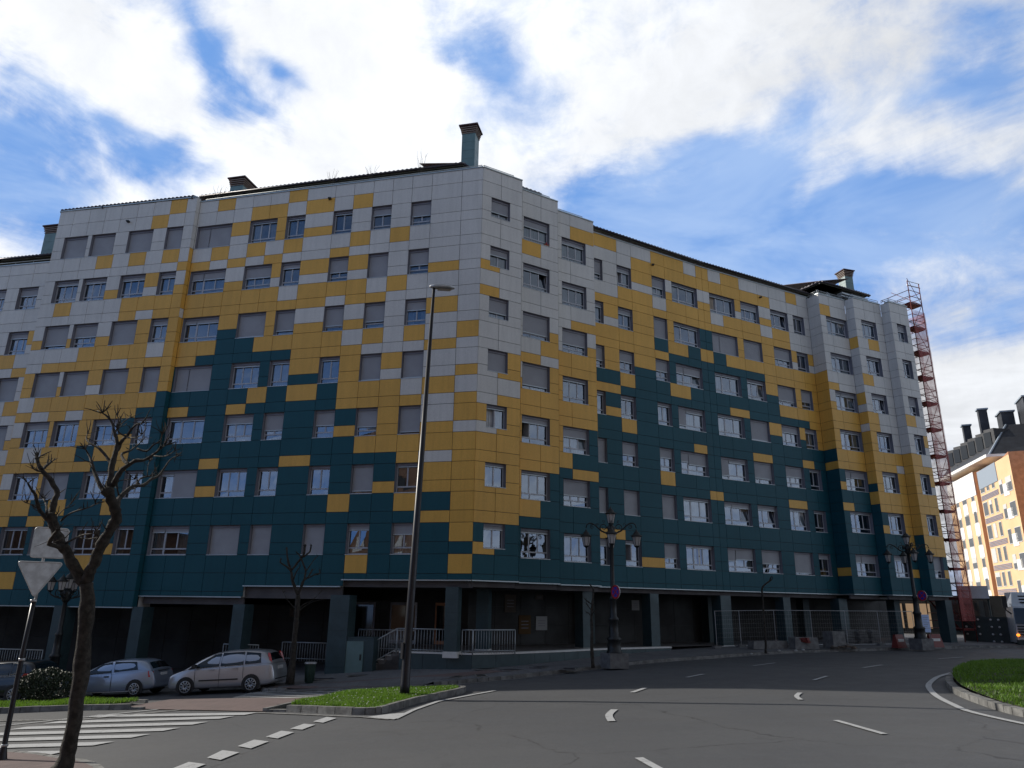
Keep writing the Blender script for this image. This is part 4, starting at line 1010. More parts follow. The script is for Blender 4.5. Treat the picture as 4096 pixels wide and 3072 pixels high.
# ------------------------------------------------------------------ lamps
def tall_lamp():
    x, y = -3.35, 25.52; z = h(x) + .10; t = thing('street_lamp', (x, y, z), 'tall dark street lamp with one flat grey head, standing on the grass island', 'street lamp')
    T = Vector((-3.05, 25.62, 11.75)); mb = MB()
    mb.tube([(x, y, z - .1), (x, y, z + .35), (x, y, z + .4), (x + .03, y, z + 2.2), tuple(T)], [.165, .165, .150, .140, .055], M['pole'], 14); mb.build('pole', t)
    mb = MB(); mb.box((x - .14, y - .09, z + 1.4), (.04, .14, .5), M['pole'], .6); mb.build('access_door', t)
    # head: pointed flat shell
    mb = MB(); A = T + Vector((-.30, -.05, -.02)); B_ = Vector((-1.30, 0, 0)); ax = Vector((.93, .36, .10)).normalized(); sd = Vector((-.36, .93, 0)).normalized(); up = ax.cross(sd); up = up if up.z > 0 else -up
    o0 = T - ax * .16; ringsT = [(0, .05, .06), (.18, .13, .11), (.45, .19, .13), (.75, .18, .11), (.98, .09, .05)]; prev = None; vs = []; fs = []
    for i, (u, w, hh) in enumerate(ringsT):
        for k in range(10):
            a = math.pi * 2 * k / 10; vs.append(tuple(o0 + ax * u + sd * w * math.cos(a) + up * (hh * (math.sin(a) if math.sin(a) > 0 else math.sin(a) * .55) + .03)))
    for i in range(len(ringsT) - 1):
        for k in range(10): fs.append((i * 10 + k, i * 10 + (k + 1) % 10, (i + 1) * 10 + (k + 1) % 10, (i + 1) * 10 + k))
    fs += [tuple(range(10))[::-1], tuple(range(40, 50))]; mb.faces(vs, fs, M['galv'], .5, True); hd = mb.build('lamp_head', t)
    mb = MB(); c = o0 + ax * .60 - up * .045; mb.poly([tuple(c + ax * a + sd * b - up * .012) for a, b in ((-.28, -.13), (.24, -.11), (.24, .11), (-.28, .13))], M['lampglass']); mb.build('diffuser', hd)
tall_lamp()

def lantern(parent, c, s=1.0, hang=True):
    """six-sided lantern; c = centre of its lower ring"""
    x, y, z = c; mb = MB(); mb.lathe((x, y, z), [(.125 * s, 0), (.205 * s, .42 * s)], M['lampglass'], 6, False); g_ = mb.build('lantern_glass', parent)
    mb = MB()
    for k in range(6):
        a = k * math.pi / 3; mb.tube([(x + .128 * s * math.cos(a), y + .128 * s * math.sin(a), z), (x + .210 * s * math.cos(a), y + .210 * s * math.sin(a), z + .42 * s)], .012 * s, M['iron'], 4)
        mb.tube([(x + .25 * s * math.cos(a), y + .25 * s * math.sin(a), z + .44 * s), (x + .285 * s * math.cos(a), y + .285 * s * math.sin(a), z + .54 * s)], [.016 * s, .004], M['iron'], 4)
    mb.lathe((x, y, z), [(.215 * s, .42 * s), (.275 * s, .44 * s), (.27 * s, .47 * s), (.17 * s, .53 * s), (.13 * s, .62 * s), (.06 * s, .67 * s), (.035 * s, .74 * s), (.01, .80 * s)], M['iron'], 12)
    mb.lathe((x, y, z), [(.015 * s, -.16 * s), (.02 * s, -.10 * s), (.075 * s, -.06 * s), (.13 * s, -.01), (.13 * s, .015)], M['iron'], 10)
    mb.build('lantern_frame', g_)
def scroll(mb, c, ax, r, turns, th, flip=1, start=0.0):
    pts = []; n = 26
    for i in range(n + 1):
        t = i / n; a = start + flip * turns * 2 * math.pi * t; rr = r * (1 - .72 * t); pts.append((c[0] + ax[0] * rr * math.cos(a), c[1] + ax[1] * rr * math.cos(a), c[2] + rr * math.sin(a)))
    mb.tube(pts, [th * (1 - .5 * i / n) for i in range(n + 1)], M['iron'], 5)
def ornate(x, y, z, top, rot, label, pedestal=True, sign=None, s=1.0, hanging=True):
    t = thing('ornate_street_lamp', (x, y, z), label, 'street lamp', 'ornate black iron street lamps')
    H = top - z
    if pedestal: mb = MB(); mb.box((x, y, z + .20), (.92, .92, .62), M['concrete'], rot * 0 + .35, .55); mb.build('pedestal', t); zb = z + .5
    else: zb = z
    mb = MB(); arm = top - 1.05 * s
    mb.lathe((x, y, zb), [(.36, 0), (.36, .06), (.31, .10), (.29, .52), (.33, .56), (.33, .62), (.22, .70), (.195, 1.35), (.235, 1.40), (.235, 1.47), (.16, 1.56), (.135, 2.25), (.165, 2.29), (.16, 2.36), (.10, 2.45), (.085, arm - zb - .35), (.12, arm - zb - .30), (.10, arm - zb)], M['iron'], 12)
    for k in range(12):
        a = k * math.pi / 6; mb.tube([(x + .205 * math.cos(a), y + .205 * math.sin(a), zb + .7), (x + .185 * math.cos(a), y + .185 * math.sin(a), zb + 1.34)], .012, M['iron'], 4)
    mb.lathe((x, y, arm), [(.10, -.35), (.19, -.22), (.16, -.05), (.22, .05), (.12, .16), (.07, .24)], M['iron'], 10)
    mb.build('column', t)
    lantern(t, (x, y, top - .80 * s), s)
    for k in range(4):
        a = rot + k * math.pi / 2; ax = (math.cos(a), math.sin(a)); mb = MB()
        pts = [(0.05, -.12), (.25, -.18), (.45, -.10), (.66, .10), (.84, .24), (1.0, .27), (1.12, .20), (1.16, .04)] if hanging else [(.05, -.1), (.25, -.18), (.5, -.12), (.68, -.02), (.74, .1)]
        pp = [(x + ax[0] * u * s, y + ax[1] * u * s, arm + v * s) for u, v in pts]; mb.tube(pp, [.038, .036, .034, .032, .03, .028, .026, .024][:len(pp)], M['iron'], 6)
        scroll(mb, (x + ax[0] * .34 * s, y + ax[1] * .34 * s, arm + .07 * s), ax, .19 * s, 1.4, .026, 1, 4.6)
        if hanging:
            scroll(mb, (x + ax[0] * .88 * s, y + ax[1] * .88 * s, arm + .09 * s), ax, .095 * s, 1.5, .018, -1, 2.0)
            scroll(mb, (x + ax[0] * .62 * s, y + ax[1] * .62 * s, arm + .20 * s), ax, .08 * s, 1.0, .015, 1, 5.0); scroll(mb, (x + ax[0] * .36 * s, y + ax[1] * .36 * s, arm + .34 * s), ax, .07 * s, .9, .016, -1, 4.6)
        mb.build('arm', t)
        lantern(t, (x + ax[0] * (1.16 if hanging else .74) * s, y + ax[1] * (1.16 if hanging else .74) * s, arm + ((-.78) if hanging else .16) * s), s * (.98 if hanging else .9))
    return t
zo = side_z(4.71, 34.04 + .3)
ornate(4.71, 34.35, zo, 4.66, R(-7), 'ornate five-lantern black street lamp on a concrete block beside the thin crooked tree')
ornate(24.26, 45.2, side_z(24.26, 45.2), 4.85, R(-14), 'ornate black five-lantern street lamp at the far right end of the block')
ornate(-19.6, 33.6, side_z(-19.6, 33.6), 1.35, R(10), 'smaller ornate lamp with upright lanterns behind the big forked tree', False, s=.95, hanging=False)
def no_stopping(x, y, z, rz, label):
    t = thing('no_stopping_sign', (x, y, z), label, 'traffic sign', 'round no stopping signs strapped to lamp posts')
    n = 28; rot = Matrix.Rotation(rz, 4, 'Z')
    def ring(r0, r1, o, m, mb):
        for k in range(n):
            a, b = 2 * math.pi * k / n, 2 * math.pi * (k + 1) / n
            P_ = [Vector((r0 * math.cos(a), o, r0 * math.sin(a))), Vector((r1 * math.cos(a), o, r1 * math.sin(a))), Vector((r1 * math.cos(b), o, r1 * math.sin(b))), Vector((r0 * math.cos(b), o, r0 * math.sin(b)))]
            mb.poly([tuple(Vector((x, y, z)) + rot @ p) for p in P_], m)
    mb = MB(); ring(0, .30, .012, M['signback'], mb)
    for k in range(n):
        a, b = 2 * math.pi * k / n, 2 * math.pi * (k + 1) / n
        mb.poly([tuple(Vector((x, y, z)) + rot @ Vector(p)) for p in ((.30 * math.cos(a), -.012, .30 * math.sin(a)), (.30 * math.cos(b), -.012, .30 * math.sin(b)), (.30 * math.cos(b), .02, .30 * math.sin(b)), (.30 * math.cos(a), .02, .30 * math.sin(a)))], M['signback'])
    mb.build('plate', t)
    mb = MB(); ring(0, .225, -.013, M['blue'], mb); mb.build('blue_disc', t)
    mb = MB(); ring(.222, .30, -.015, M['red'], mb)
    for an in (math.pi / 4, -math.pi / 4):
        u = Vector((math.cos(an), 0, math.sin(an))); v = Vector((-math.sin(an), 0, math.cos(an)))
        o_ = -.017 if an > 0 else -.0185
        mb.poly([tuple(Vector((x, y, z)) + rot @ (u * a + v * b + Vector((0, o_, 0)))) for a, b in ((-.24, -.028), (.24, -.028), (.24, .028), (-.24, .028))], M['red'])
    mb.build('red_ring', t)
no_stopping(4.80, 34.05, .78, R(-58), 'round blue and red no stopping sign on the middle ornate lamp')
no_stopping(24.5, 44.8, 1.05, R(-62), 'small distant no stopping sign on the right-hand ornate lamp')

# ------------------------------------------------------------------ road signs seen from behind
sx, sy = -10.62, 17.0; z = h(sx) + .12
t = thing('road_sign', (sx, sy, z), 'back of a rectangular plate over an inverted triangle, on one dark post', 'road sign')
mb = MB(); mb.tube([(sx - .02, sy, z - .05), (sx - .02, sy + .0, z + .02), (sx - .02, sy, z + .25), (sx - .02, sy, z + 2.0), (sx - .0, sy, z + 3.2)], [.13, .10, .055, .052, .05], M['pole'], 12)
for zz in (z + .25, z + 1.95, z + 3.18): mb.tube([(sx - .01, sy, zz), (sx - .01, sy, zz + .05)], .066, M['galv'], 12)
mb.tube([(sx + .0, sy + .04, z + 3.2), (sx + .0, sy + .04, z + 4.95)], .032, M['galv'], 8); mb.build('post', t)
vd = Vector((.83, .56, 0)).normalized(); n_ = Vector((vd.y, -vd.x, 0))
def plate(nm, pts, cz, cxo=0.0, rad=.07, m='signback'):
    c0 = Vector((sx, sy - .03, cz)) + vd * cxo; out = []; N = len(pts)
    for i in range(N):
        p, a, b = Vector(pts[i]), Vector(pts[i - 1]), Vector(pts[(i + 1) % N]); da, db = (a - p).normalized(), (b - p).normalized()
        q0, q1 = p + da * rad * 1.2, p + db * rad * 1.2
        for k in range(6): tt = k / 5; out.append((q0 * (1 - tt) + p * tt) * (1 - tt) + (p * (1 - tt) + q1 * tt) * tt)
    W_ = [c0 + vd * p.x + Vector((0, 0, p.y)) for p in out]; mb = MB(); mb.poly([tuple(w - n_ * -.004) for w in W_], M[m]); mb.poly([tuple(w + n_ * -.02) for w in W_][::-1], M['white'])
    o = mb.build(nm, t); mb = MB(); mb.tube([tuple(w) for w in W_ + [W_[0]]], .017, M['signedge'], 6, False); mb.build('rim', o)
plate('triangle_plate', [(-.44, .395), (.44, .395), (.0, -.37)], .47, .0); plate('rectangle_plate', [(-.33, .33), (.33, .33), (.33, -.33), (-.33, -.33)], 1.30, .10, .06)

# ------------------------------------------------------------------ bare pollarded trees

T_BIG=[[(-8.21,14.93,-3.03,0.19),(-8.17,14.95,-2.79,0.185),(-8.15,14.96,-2.42,0.18),(-8.16,14.96,-1.41,0.175),(-8.22,14.93,-0.57,0.17),(-8.27,14.9,0.05,0.165),(-8.33,14.87,0.36,0.16)],[(-8.33,14.87,0.36,0.135),(-8.47,14.87,0.47,0.132),(-8.66,14.84,0.74,0.129),(-8.83,14.82,0.98,0.126),(-8.92,14.85,1.07,0.124),(-9.06,14.85,1.26,0.121),(-9.18,14.86,1.48,0.118),(-9.3,14.87,1.64,0.115)],[(-9.3,14.87,1.64,0.09),(-9.34,14.94,1.79,0.084),(-9.36,15.01,1.99,0.077),(-9.39,15.08,2.18,0.071),(-9.54,15.07,2.39,0.065),(-9.69,15.07,2.54,0.059),(-9.81,15.08,2.64,0.052),(-9.92,15.1,2.78,0.046),(-9.99,15.14,2.89,0.04)],[(-9.78,15.04,2.63,0.05),(-9.84,15.24,2.74,0.04),(-9.88,15.45,2.88,0.03)],[(-9.76,15.05,2.61,0.03),(-9.81,14.96,2.6,0.022),(-9.85,14.87,2.63,0.015)],[(-9.34,14.85,1.62,0.06),(-9.3,14.63,1.66,0.052),(-9.27,14.42,1.76,0.044),(-9.24,14.2,1.97,0.036),(-9.2,13.98,2.06,0.028),(-9.16,13.77,2.15,0.02)],[(-9.31,14.51,1.77,0.02),(-9.27,14.3,1.76,0.017),(-9.22,14.09,1.79,0.013),(-9.17,13.88,1.79,0.01)],[(-9.25,14.67,1.69,0.03),(-9.45,14.89,1.91,0.022),(-9.67,15.11,2.05,0.015)],[(-9.22,14.92,1.6,0.02),(-9.39,15.35,1.81,0.015),(-9.49,15.81,2.04,0.01)],[(-9.13,14.98,1.59,0.03),(-8.91,14.79,1.68,0.025),(-8.66,14.62,1.74,0.021),(-8.36,14.48,1.79,0.017),(-8.11,14.3,1.84,0.012)],[(-8.87,14.79,1.01,0.06),(-8.92,14.59,1.06,0.055),(-8.94,14.42,1.08,0.05),(-8.84,14.31,1.17,0.045),(-8.74,14.21,1.25,0.04),(-8.63,14.11,1.33,0.035)],[(-8.84,14.8,1.13,0.035),(-8.54,14.55,1.2,0.027),(-8.25,14.3,1.25,0.018),(-7.91,14.07,1.26,0.01)],[(-8.45,14.57,1.23,0.02),(-8.07,14.21,1.17,0.014),(-7.69,13.85,1.18,0.008)],[(-8.33,14.87,0.36,0.14),(-8.29,14.82,0.53,0.138),(-8.21,14.8,0.75,0.136),(-8.14,14.78,1.02,0.133),(-8.05,14.76,1.24,0.131),(-7.95,14.76,1.46,0.129),(-7.89,14.73,1.66,0.127),(-7.91,14.65,1.81,0.124),(-7.97,14.56,1.98,0.122),(-8.01,14.47,2.11,0.12)],[(-8.01,14.47,2.11,0.07),(-8.16,14.6,2.14,0.061),(-8.35,14.7,2.33,0.052),(-8.52,14.81,2.53,0.043),(-8.7,14.92,2.78,0.033),(-8.84,15.05,2.93,0.024),(-9.02,15.16,3.11,0.015)],[(-7.98,14.49,2.09,0.095),(-8.04,14.54,2.26,0.087),(-8.07,14.6,2.46,0.079),(-8.11,14.65,2.68,0.071),(-8.13,14.73,2.94,0.063),(-8.16,14.79,3.12,0.055),(-8.23,14.83,3.3,0.047),(-8.32,14.86,3.44,0.039),(-8.4,14.89,3.62,0.031),(-8.53,14.9,3.76,0.023),(-8.66,14.91,3.84,0.015)],[(-8.26,14.91,2.73,0.045),(-8.46,15.02,2.92,0.038),(-8.71,15.11,3.12,0.032),(-8.95,15.2,3.24,0.025),(-9.13,15.32,3.35,0.019),(-9.24,15.49,3.51,0.012)],[(-8.22,14.93,3.05,0.06),(-8.07,14.78,3.22,0.05),(-7.91,14.64,3.28,0.041),(-7.77,14.49,3.39,0.031),(-7.59,14.36,3.48,0.022),(-7.44,14.21,3.44,0.012)],[(-8.4,15.06,3.42,0.03),(-8.44,15.19,3.59,0.023),(-8.47,15.32,3.76,0.017),(-8.61,15.4,3.9,0.01)],[(-8.37,15.07,3.58,0.02),(-8.41,15.45,3.85,0.015),(-8.52,15.79,3.97,0.01)],[(-7.82,14.46,3.24,0.03),(-7.85,14.22,3.26,0.021),(-7.79,14.02,3.31,0.012)],[(-7.8,14.47,3.22,0.02),(-7.48,14.19,3.16,0.015),(-7.21,13.88,3.16,0.01)],[(-7.94,14.51,2.26,0.075),(-7.84,14.41,2.4,0.068),(-7.72,14.32,2.53,0.06),(-7.57,14.24,2.61,0.052),(-7.42,14.17,2.68,0.045),(-7.2,14.12,2.7,0.037),(-7.02,14.06,2.79,0.03),(-6.88,13.98,2.87,0.022),(-6.75,13.89,2.94,0.015)],[(-7.62,14.34,2.63,0.045),(-7.8,14.47,2.76,0.038),(-7.94,14.62,2.91,0.032),(-7.9,14.87,3.04,0.025),(-7.91,15.09,3.19,0.019),(-7.94,15.3,3.31,0.012)],[(-7.71,14.74,3.05,0.03),(-7.48,14.69,2.99,0.025),(-7.33,14.6,3.09,0.02),(-7.15,14.53,3.19,0.015),(-7.07,14.4,3.28,0.01)],[(-6.92,13.91,2.74,0.02),(-6.69,13.77,2.7,0.017),(-6.5,13.6,2.7,0.013),(-6.31,13.43,2.75,0.01)],[(-7.9,14.76,1.66,0.075),(-8.01,14.89,1.95,0.069),(-8.07,15.05,2.07,0.062),(-8.06,15.25,2.24,0.056),(-8.02,15.46,2.39,0.05),(-7.94,15.7,2.45,0.043),(-7.9,15.91,2.61,0.037),(-7.84,16.12,2.73,0.031),(-7.84,16.32,2.95,0.025),(-7.83,16.51,3.17,0.018),(-7.81,16.71,3.28,0.012)],[(-8.07,15.68,2.45,0.03),(-8.16,15.94,2.63,0.024),(-8.12,16.26,2.74,0.018),(-8.09,16.57,2.82,0.012)],[(-8.15,15.19,2.12,0.025),(-8.08,14.93,2.26,0.02),(-7.95,14.7,2.37,0.015),(-7.58,14.59,2.39,0.01)],[(-8.1,16.12,2.71,0.015),(-8.21,16.29,2.98,0.011),(-8.28,16.48,3.12,0.008)]]
T_SMALL=[[(-8.7,31.31,-3.01,0.15),(-8.69,31.32,-1.55,0.14),(-8.69,31.32,-0.65,0.13),(-8.7,31.31,-0.01,0.12),(-8.72,31.31,0.42,0.11)],[(-8.72,31.31,0.42,0.09),(-8.99,31.32,0.94,0.08),(-9.12,31.36,1.36,0.07),(-9.25,31.41,1.64,0.06),(-9.37,31.45,1.97,0.05),(-9.45,31.51,2.32,0.04)],[(-9.1,31.3,1.36,0.05),(-9.26,31.15,1.54,0.045),(-9.38,31.01,1.62,0.04),(-9.47,30.88,1.71,0.035),(-9.42,30.79,1.82,0.03)],[(-9.08,31.31,1.42,0.06),(-8.89,31.26,1.67,0.06),(-8.71,31.21,1.91,0.06),(-8.6,31.14,2.07,0.06),(-8.56,31.04,2.4,0.06)],[(-8.59,31.14,1.96,0.05),(-8.52,31.29,2.06,0.047),(-8.44,31.45,2.19,0.043),(-8.45,31.59,2.45,0.04)],[(-8.69,31.11,1.91,0.045),(-8.81,31.23,2.03,0.037),(-8.93,31.35,2.11,0.03)],[(-8.72,31.31,0.42,0.06),(-8.54,31.31,0.99,0.055),(-8.49,31.27,1.37,0.05),(-8.56,31.2,1.58,0.045),(-8.68,31.11,1.86,0.04)],[(-8.72,31.31,0.42,0.06),(-8.63,31.47,0.95,0.053),(-8.47,31.65,1.16,0.047),(-8.37,31.82,1.45,0.04)],[(-8.45,31.59,1.11,0.04),(-8.23,31.78,1.26,0.037),(-8.08,31.96,1.31,0.033),(-8.12,32.09,1.47,0.03)],[(-8.97,31.24,0.98,0.04),(-8.82,31.02,1.3,0.03),(-8.6,30.82,1.57,0.02)],[(-8.49,31.37,1.39,0.03),(-8.38,31.54,1.66,0.027),(-8.27,31.71,1.92,0.023),(-8.2,31.86,2.03,0.02)],[(-8.72,31.31,-0.27,0.03),(-8.56,31.53,0.03,0.023),(-8.23,31.78,0.23,0.017),(-7.91,32.04,0.65,0.01)],[(-8.72,31.31,-0.27,0.03),(-8.17,31.2,0.11,0.02),(-7.73,31.05,0.23,0.01)],[(-8.71,31.31,-0.17,0.03),(-9.15,31.34,0.22,0.02),(-9.36,31.44,0.51,0.01)]]
T_YOUNG=[[(3.56,32.58,-2.33,0.09),(3.52,32.58,-1.44,0.082),(3.54,32.58,-0.89,0.075),(3.52,32.58,-0.28,0.068),(3.58,32.57,0.2,0.06),(3.61,32.57,0.53,0.052),(3.64,32.57,0.77,0.045),(3.57,32.57,0.94,0.037),(3.46,32.59,1.06,0.03)],[(3.54,32.58,-0.33,0.03),(3.44,32.74,-0.14,0.022),(3.34,32.9,-0.13,0.015)],[(3.55,32.58,-0.04,0.035),(3.39,32.44,0.14,0.028),(3.28,32.3,0.28,0.02)],[(3.58,32.57,0.2,0.04),(3.37,32.7,0.36,0.03),(3.21,32.81,0.5,0.02)],[(3.55,32.58,-0.18,0.04),(3.65,32.36,-0.04,0.02)]]
T_THIN=[[(12.91,38.76,-1.98,0.07),(12.95,38.74,-1.34,0.066),(12.95,38.74,-0.39,0.061),(12.98,38.73,0.59,0.057),(12.99,38.73,1.14,0.053),(13.14,38.68,1.35,0.049),(13.36,38.6,1.52,0.044),(13.49,38.56,1.6,0.04)],[(13.36,38.6,1.52,0.04),(13.48,38.56,1.76,0.03),(13.53,38.54,1.63,0.02)]]
def limb_tree(name, label, limbs, twigs, tw_len, base_flare=1.35, group='bare pollarded street trees'):
    limbs = [[(a, b, c, d * .80) for a, b, c, d in L] for L in limbs]; x, y, z, r = limbs[0][0]; t = thing(name, (x, y, z), label, 'tree', group); mb = MB(); tr = [list(p) for p in limbs[0]]; tr[0][3] *= base_flare
    def bez(L):
        P_ = [Vector(p[:3]) for p in L]; R_ = [p[3] for p in L]; pts = []; rr = []
        for i in range(len(P_) - 1):
            p0, p1, p2, p3 = P_[max(i - 1, 0)], P_[i], P_[i + 1], P_[min(i + 2, len(P_) - 1)]
            for k in range(3):
                u = k / 3; q = .5 * (2 * p1 + (p2 - p0) * u + (2 * p0 - 5 * p1 + 4 * p2 - p3) * u * u + (3 * p1 - p0 - 3 * p2 + p3) * u ** 3); rad = R_[i] + (R_[i + 1] - R_[i]) * u
                j = rad * .13; pts.append(q + Vector((random.uniform(-j, j), random.uniform(-j, j), random.uniform(-j, j)))); rr.append(rad * random.uniform(.88, 1.16))
        pts.append(P_[-1]); rr.append(R_[-1]); return pts, rr
    p_, r_ = bez(tr); mb.tube(p_, r_, M['bark'], 12); mb.build('trunk', t)
    for L in limbs[1:]:
        mb = MB(); p_, r_ = bez(L); mb.tube(p_, r_, M['bark'], 8 if L[0][3] > .05 else 6)
        end = p_[-1]; dr = (p_[-1] - p_[-3]).normalized(); big = L[0][3] > .05
        if L[-1][3] >= .02 or big: mb.lathe(tuple(end - Vector((0, 0, L[-1][3]))), [(L[-1][3] * .5, 0), (L[-1][3] * 1.5, L[-1][3] * .7), (L[-1][3] * 1.35, L[-1][3] * 1.6), (L[-1][3] * .4, L[-1][3] * 2.1)], M['bark'], 6)
        nt = int(twigs * (1.0 if big else .55))
        for k in range(nt):
            if k < nt * .55: s0 = end; d0 = dr
            else: i = random.randint(len(p_) // 3, len(p_) - 2); s0 = p_[i]; d0 = (p_[i + 1] - p_[i]).normalized()
            d = (d0 * random.uniform(.2, 1.0) + Vector((random.gauss(0, .55), random.gauss(0, .55), random.gauss(.35, .45)))).normalized(); ln = tw_len * random.uniform(.35, 1.25); q = [s0]
            for j in range(3): d = (d + Vector((random.gauss(0, .18), random.gauss(0, .18), random.gauss(.08, .15)))).normalized(); q.append(q[-1] + d * ln / 3)
            rb = random.uniform(.006, .013) * (1.25 if big else 1); mb.tube(q, [rb, rb * .85, rb * .7, rb * .45], M['bark'], 4, False)
            if random.random() < .5:
                d2_ = (d + Vector((random.gauss(0, .5), random.gauss(0, .5), random.gauss(.2, .3)))).normalized(); mb.tube([q[1], q[1] + d2_ * ln * .4], [rb * .7, rb * .4], M['bark'], 3, False)
        mb.build('limb', t)
    return t
limb_tree('pollarded_tree', 'big forked bare tree with knobbly limbs in the left foreground, before the zebra crossing', T_BIG, 15, .30)
limb_tree('pollarded_tree', 'small pollarded tree with raised fist-like stubs, between the minivan and the litter bin', T_SMALL, 5, .16, 1.3)
limb_tree('pollarded_tree', 'thin crooked young tree standing just left of the middle ornate lamp', T_YOUNG, 6, .22, 1.2)
limb_tree('pollarded_tree', 'slender hook-topped stem at the kerb before the fenced building site', T_THIN, 2, .14, 1.2)

# hedge bush between the dark car and the hatchback
mb = MB()
for k in range(5200):
    a = random.random() * 6.28; u = random.uniform(-1, 1); rr = random.uniform(.72, 1.02) ** .5; bx, by, bz = 1.05, .55, .62
    d = Vector((math.sqrt(1 - u * u) * math.cos(a), math.sqrt(1 - u * u) * math.sin(a), u)); w = 1 + .14 * math.sin(d.x * 7) * math.sin(d.z * 6 + 1)
    p = Vector((-18.05 + d.x * bx * rr * w, 30.6 + d.y * by * rr * w, h(-18) + .66 + d.z * bz * rr * w)); s_ = random.uniform(.025, .05); v1 = Vector((random.gauss(0, 1), random.gauss(0, 1), random.gauss(0, 1))).normalized(); v2 = v1.orthogonal().normalized()
    mb.poly([tuple(p - v1 * s_), tuple(p + v2 * s_ * .6), tuple(p + v1 * s_), tuple(p - v2 * s_ * .6)], M['hedge'])
bush = thing('hedge_bush', (-18.05, 30.6, h(-18)), 'low dark clipped bush between the dark car and the blue-silver hatchback', 'bush'); mb.build('foliage', bush)
mb = MB()
for k in range(5): mb.tube([(-18.05 + (k - 2) * .25, 30.6, h(-18) - .05), (-18.05 + (k - 2) * .33, 30.6, h(-18) + .6)], .02, M['bark'], 5)
mb.build('stem', bush)

